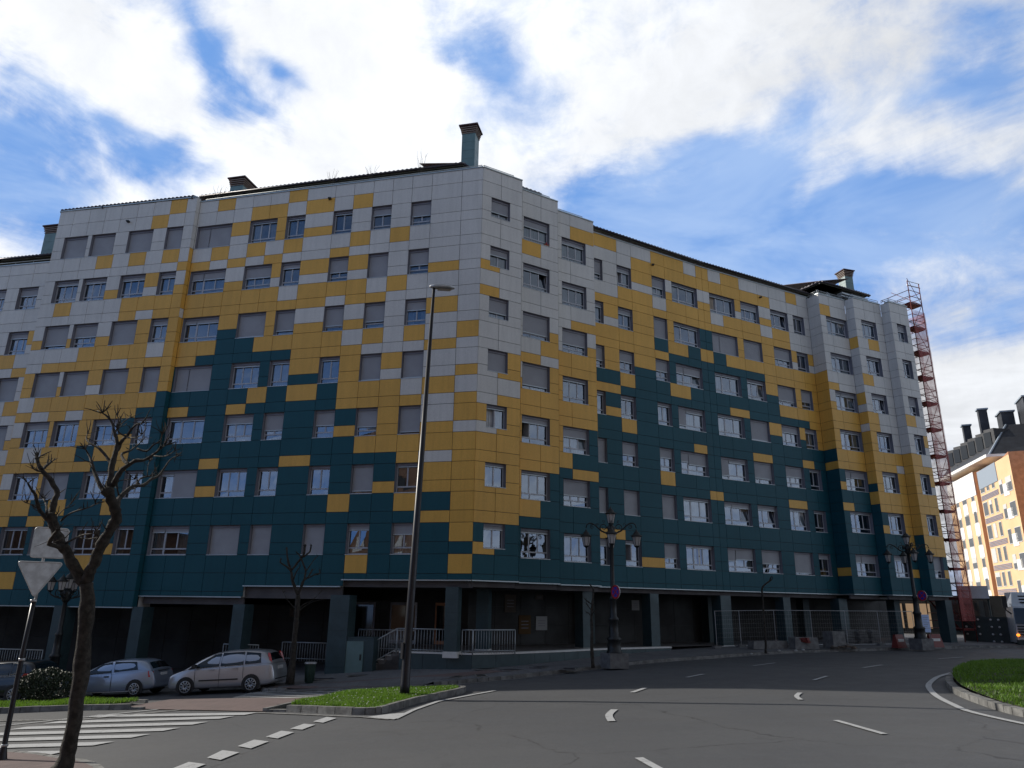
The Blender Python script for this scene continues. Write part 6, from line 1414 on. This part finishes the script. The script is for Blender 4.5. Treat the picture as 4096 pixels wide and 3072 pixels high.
A0, A1, A2 = Vector((61.2, 102.5, z_e + .02)), Vector((57.2, 85.4, z_e + .02)), Vector((72, 79.0, z_e + .02)); R0, R1, R2 = Vector((64.6, 102.0, z_e + 4.6)), Vector((62.2, 88.6, z_e + 4.6)), Vector((75, 84.0, z_e + 4.6))
mb.poly([A0, A1, R1, R0], M['slate']); mb.poly([A1, A2, R2, R1], M['slate']); mb.poly([R0, R1, R2, (84, 100, z_e + 5)], M['slate']); mb.tube([A1, R1], .12, M['steelblue'], 5)
rf = mb.build('roof', ob)
for i in range(6):
    f_ = (i + .5) / 6; p = A0.lerp(A1, f_) * .45 + R0.lerp(R1, f_) * .55; mb = MB(); mb.box((p.x + .6, p.y, p.z + .1), (2.6, 1.5, 2.5), M['slate'], .2); o = mb.build('dormer', rf)
    mb = MB(); mb.box((p.x - .75, p.y, p.z + .05), (.1, 1.05, 1.8), M['cglass'], .2); mb.build('pane', o)
for (x, y, zt2, w, d) in ((62.2, 96.5, 24.6, .9, .9), (62.6, 93.3, 26.0, 1.0, 1.0), (64.0, 91.0, 24.9, 2.6, 1.4), (65.0, 88.0, 26.0, 3.6, 1.6), (66.2, 85.0, 25.4, 1.2, 1.0)):
    mb = MB(); mb.box((x, y, (z_e + 3 + zt2) / 2), (d, w, zt2 - z_e - 3), M['slate'], -.4); mb.box((x, y, zt2 + .12), (d + .3, w + .3, .18), M['steelblue'], -.4); mb.build('chimney', rf)
mb = MB(); mb.box((64.0, 84.9, z_e + 2.1), (1.6, .9, .1), M['sill'], -.4); c0 = Vector((66, 82.9, z_e + 1.8)); mb.build('skylight', rf)

# dark shop front across the side street, seen past the end of the arcade
sp = thing('corner_shop', (40, 66, -1.9), 'low dark brown shop front with lit amber panels beyond the end of the arcade', 'building'); sg = Seg((33.0, 70.0), (47.5, 62.0), 0, 0)
mb = MB(); sg.box(mb, 0, sg.L, -2.2, 1.6, -6, 0, M['arc']); mb.build('wall', sp)
mb = MB()
for i in range(4): sg.box(mb, 1.0 + i * 1.1, 1.8 + i * 1.1, -1.2, .9, 0, .06, M['orangew'])
mb.build('panel', sp); mb = MB(); sg.box(mb, 6.4, 9.2, -2.1, 1.2, 0, .08, M['cglass']); mb.build('shop_window', sp)

# ------------------------------------------------------------------ houses behind the photographer (seen only as reflections)
M['oldbrick'] = mat('dark_brown_brick', (.20, .11, .07), .85, 0, var=.2, vscale=1.5)  # dark brown is the brick's own colour
for i, (x, y, w, d, zt2, m, lb) in enumerate(((-36, -26, 32, 12, 24, 'oldbrick', 'long brown brick apartment house behind the photographer, on the left'), (2, -30, 38, 12, 27, 'oldbrick', 'brown brick apartment house straight behind the photographer'), (44, -20, 34, 12, 24, 'oldbrick', 'brown brick apartment house behind the photographer, on the right'), (-84, 2, 12, 40, 10, 'oldbrick', 'low brick apartment house far to the left of the roundabout'))):
    t = thing('opposite_house', (x, y, -3), lb, 'building'); mb = MB(); mb.box((x, y, (zt2 - 6) / 2), (w, d, zt2 + 6), M[m]); mb.build('wall', t)
    mb = MB(); mb.box((x, y, zt2 + .2), (w + 1, d + 1, .4), M['slate']); mb.build('roof', t)
    for k in range(9):
        for j in range(int(w / 3.2)):
            z = -1.2 + k * 2.9
            if z + 1.5 < zt2 and i < 3: mb = MB(); mb.box((x - w / 2 + 1.8 + j * 3.2, y + d / 2 + .02, z + .7), (1.4, .08, 1.5), M['white'] if (k * 7 + j * 3) % 4 else M['cglass']); mb.build('window', t)

# ------------------------------------------------------------------ daylight
SUN = Vector((-.93, .37, 0)).normalized() * math.cos(R(30)) + Vector((0, 0, math.sin(R(30))))
sd = bpy.data.lights.new('sun', 'SUN'); sd.energy = 4.6; sd.angle = R(.55); sd.color = (1, .93, .82); so = bpy.data.objects.new('sun', sd); COL.objects.link(so)
so.rotation_euler = SUN.to_track_quat('Z', 'Y').to_euler(); so.location = (-60, 30, 60)
W = bpy.data.worlds.new('World'); S.world = W; W.use_nodes = True; t = NT(W.node_tree)
W.cycles.sampling_method = 'MANUAL'; W.cycles.sample_map_resolution = 256
bg = t.n['Background']; bg.inputs['Strength'].default_value = .10
sky = t.new('ShaderNodeTexSky'); sky.sky_type = 'NISHITA'; sky.sun_disc = False; sky.sun_elevation = R(30); sky.sun_rotation = math.atan2(SUN.x, SUN.y); sky.air_density = 1.0; sky.dust_density = .6; sky.ozone_density = 1.6
gen = t.new('ShaderNodeTexCoord').outputs['Generated']
# clouds: soft masses and clear gaps at fixed directions of the sky, broken up by streaky noise
sep = t.new('ShaderNodeSeparateXYZ'); t.lk(gen, sep.inputs[0]); zc = t.math('MAXIMUM', sep.outputs[2], .06)
cv = t.new('ShaderNodeCombineXYZ'); t.lk(t.math('DIVIDE', sep.outputs[0], zc), cv.inputs[0]); t.lk(t.math('DIVIDE', sep.outputs[1], zc), cv.inputs[1])
plane = cv.outputs[0]
def turned(deg, sx_, sy_):
    mp = t.new('ShaderNodeMapping'); t.lk(gen, mp.inputs[0]); mp.inputs['Rotation'].default_value = (0, R(deg), 0); mp.inputs['Scale'].default_value = (sx_, 1, sy_); return mp.outputs[0]
left = t.ramp(sep.outputs[0], -.12, .12)
# streaks slant down to the right on the left half of the sky, up to the right on the right half
nL = t.noise(turned(28, 3.2, 8.0), 1.15, 7, .64, .5); nR = t.noise(turned(-30, 3.0, 8.5), 1.15, 7, .64, .5)
nS = t.math('ADD', t.math('MULTIPLY', nL, t.math('SUBTRACT', 1, left)), t.math('MULTIPLY', nR, left))
nB = t.noise(gen, 17, 5, .65, .3)
nz = t.math('ADD', t.math('MULTIPLY', nS, .74), t.math('MULTIPLY', nB, .26))
# wobble the direction so that the edges of the masses are ragged
wob = t.new('ShaderNodeTexNoise'); wob.inputs['Scale'].default_value = 6; wob.inputs['Detail'].default_value = 3; t.lk(gen, wob.inputs['Vector'])
wv = t.new('ShaderNodeVectorMath', operation='MULTIPLY_ADD'); t.lk(wob.outputs['Color'], wv.inputs[0]); wv.inputs[1].default_value = (.16, .16, .16); 
wc = t.new('ShaderNodeVectorMath', operation='SUBTRACT'); t.lk(gen, wc.inputs[0]); wc.inputs[1].default_value = (.08, .08, .08); t.lk(wc.outputs[0], wv.inputs[2])
gw = wv.outputs[0]
cov = t.math('ADD', .80, 0.0)
def gap(p, q, deg, w):
    """an elongated gap (w < 0) or bank (w > 0) of cloud between the sky directions p and q"""
    global cov
    p, q = Vector(p).normalized(), Vector(q).normalized(); d = (p + q).normalized(); half = (q - p).length / 2; u = (q - p) - d * (q - p).dot(d); u = u.normalized() if u.length > 1e-4 else d.orthogonal().normalized(); v = d.cross(u)
    r = math.sin(R(min(deg, 60))) * 1.35; mp = t.new('ShaderNodeMapping', vector_type='TEXTURE'); t.lk(gw, mp.inputs[0]); mp.inputs['Location'].default_value = d
    mp.inputs['Rotation'].default_value = Matrix((u, v, d)).transposed().to_euler(); mp.inputs['Scale'].default_value = (half + r, r, max(r, .3))
    gr = t.new('ShaderNodeTexGradient', gradient_type='SPHERICAL'); t.lk(mp.outputs[0], gr.inputs[0])
    cov = t.math('MULTIPLY_ADD', gr.outputs['Fac'], w * 1.02, cov)
gap((-0.579, 0.666, 0.471), (-0.511, 0.715, 0.477), 4.2, -0.55)
gap((-0.545, 0.67, 0.504), (-0.53, 0.663, 0.529), 2.5, -0.25)
gap((-0.511, 0.715, 0.477), (-0.476, 0.738, 0.478), 2.2, -0.45)
gap((-0.58, 0.697, 0.423), (-0.544, 0.714, 0.44), 3, -0.5)
gap((-0.574, 0.724, 0.382), (-0.539, 0.747, 0.389), 3, -0.55)
gap((-0.46, 0.725, 0.512), (-0.447, 0.733, 0.513), 1.9, -0.9)
gap((-0.425, 0.758, 0.494), (-0.408, 0.77, 0.491), 2.0, -0.8)
gap((-0.385, 0.669, 0.636), (-0.365, 0.696, 0.619), 1.6, -0.7)
gap((-0.388, 0.706, 0.592), (-0.357, 0.73, 0.583), 2.0, -0.9)
gap((-0.353, 0.735, 0.58), (-0.29, 0.769, 0.57), 1.9, -0.7)
gap((-0.336, 0.705, 0.624), (-0.309, 0.725, 0.616), 3, -0.35)
gap((-0.296, 0.725, 0.622), (-0.276, 0.736, 0.619), 1.9, -0.9)
gap((-0.391, 0.737, 0.55), (-0.382, 0.741, 0.553), 1.5, -0.45)
gap((-0.075, 0.712, 0.698), (-0.032, 0.742, 0.67), 2.8, -0.5)
gap((-0.032, 0.745, 0.666), (0.039, 0.779, 0.625), 2.6, -0.55)
gap((0.079, 0.85, 0.521), (0.23, 0.807, 0.544), 4.5, -0.75)
gap((0.147, 0.858, 0.492), (0.286, 0.803, 0.522), 4.2, -0.7)
gap((0.23, 0.81, 0.539), (0.347, 0.774, 0.53), 2.6, -0.6)
gap((0.267, 0.823, 0.501), (0.338, 0.785, 0.518), 2.5, -0.45)
gap((0.087, 0.876, 0.474), (0.191, 0.874, 0.447), 4, -0.35)
gap((0.314, 0.834, 0.454), (0.437, 0.764, 0.474), 3.2, -0.5)
gap((0.418, 0.792, 0.446), (0.565, 0.692, 0.449), 3.6, -0.7)
gap((0.423, 0.82, 0.385), (0.579, 0.714, 0.394), 6, -0.62)
gap((0.322, 0.848, 0.422), (0.446, 0.805, 0.391), 4.5, -0.55)
gap((0.179, 0.876, 0.447), (0.295, 0.861, 0.415), 4, -0.4)
gap((0.525, 0.787, 0.324), (0.588, 0.735, 0.337), 3, -0.6)
gap((0.339, 0.738, 0.584), (0.359, 0.735, 0.575), 2.2, -0.35)
gap((0.443, 0.681, 0.584), (0.492, 0.639, 0.592), 3.2, -0.4)
gap((0.484, 0.667, 0.567), (0.526, 0.639, 0.562), 2.4, -0.4)
gap((0.504, 0.615, 0.606), (0.546, 0.605, 0.579), 4, -0.35)
gap((0.222, 0.756, 0.616), (0.278, 0.757, 0.591), 3, -0.12)
gap((0.225, 0.858, 0.462), (0.27, 0.84, 0.47), 1.6, 0.22)
gap((0.3, 0.818, 0.491), (0.37, 0.784, 0.498), 1.8, 0.25)
gap((0.379, 0.778, 0.501), (0.483, 0.72, 0.499), 2.2, 0.35)
gap((0.483, 0.72, 0.499), (0.568, 0.663, 0.488), 2.6, 0.25)
gap((0.504, 0.792, 0.344), (0.543, 0.767, 0.342), 1.6, 0.45)
gap((0.515, 0.812, 0.275), (0.592, 0.77, 0.236), 5, 0.5)
gap((-0.452, 0.681, 0.576), (-0.452, 0.681, 0.576), 9, 0.3)
gap((-0.214, 0.794, 0.569), (-0.13, 0.868, 0.48), 9, 0.3)
gap((0.109, 0.771, 0.627), (0.217, 0.729, 0.649), 8, 0.2)
gap((-0.232, 0.71, 0.665), (-0.153, 0.752, 0.641), 8, 0.25)
gap((-.75, -.6, .3), (-.75, -.6, .3), 42, -.9)
gap((-.2, -.9, .5), (-.2, -.9, .5), 30, -.4)
cov = t.math('MAXIMUM', cov, .10)
den = t.ramp(t.math('ADD', cov, t.math('MULTIPLY', t.math('SUBTRACT', nz, .5), 2.9)), .05, .95)
shade = t.ramp(t.math('ADD', t.math('MULTIPLY', t.noise(plane, 1.5, 4, .6, .4), .7), t.math('MULTIPLY', nB, .3)), .34, .66, .84, 1.05)
front = t.math('MULTIPLY', t.math('ADD', t.math('MULTIPLY', t.ramp(t.vdot(gen, (-.45, .85, .28)), -.35, .70), 1.12), t.math('MULTIPLY', t.ramp(t.vdot(gen, (-.45, .85, .28)), -.35, .70, 1, 0), t.ramp(sep.outputs[2], .12, .52, 1.32, .42))), t.ramp(sep.outputs[2], .70, .92, 1.0, .30))
front = t.math('MULTIPLY', front, t.ramp(sep.outputs[2], -.04, -.005, .08, 1.0))
front2 = t.math('MULTIPLY', front, t.ramp(sep.outputs[0], -.1, .55, 1.0, .84))
cs_ = t.new('ShaderNodeVectorMath', operation='SCALE'); t.lk(t.mix(t.ramp(t.vdot(gen, (-.45, .85, .28)), -.3, .6), (8.2, 9.2, 10.6, 1), (9.7, 9.9, 10.2, 1)), cs_.inputs[0]); t.lk(t.math('MULTIPLY', shade, front2), cs_.inputs['Scale'])
skb = t.new('ShaderNodeVectorMath', operation='MULTIPLY'); t.lk(sky.outputs[0], skb.inputs[0]); skb.inputs[1].default_value = (2.3, 2.75, 3.15)
skm = t.new('ShaderNodeVectorMath', operation='MINIMUM'); t.lk(skb.outputs[0], skm.inputs[0]); skm.inputs[1].default_value = (1.35, 3.1, 7.0)
haze = t.mix(t.ramp(t.noise(turned(-20, 2.2, 6.0), 1.6, 5, .6, .6), .38, .70, .06, .52), skm.outputs[0], (5.2, 6.6, 8.9, 1))
skf = t.new('ShaderNodeVectorMath', operation='SCALE'); t.lk(haze, skf.inputs[0]); t.lk(front, skf.inputs['Scale'])
fin = t.mix(t.math('MULTIPLY', den, .97), skf.outputs[0], cs_.outputs[0]); t.lk(fin, bg.inputs['Color'])
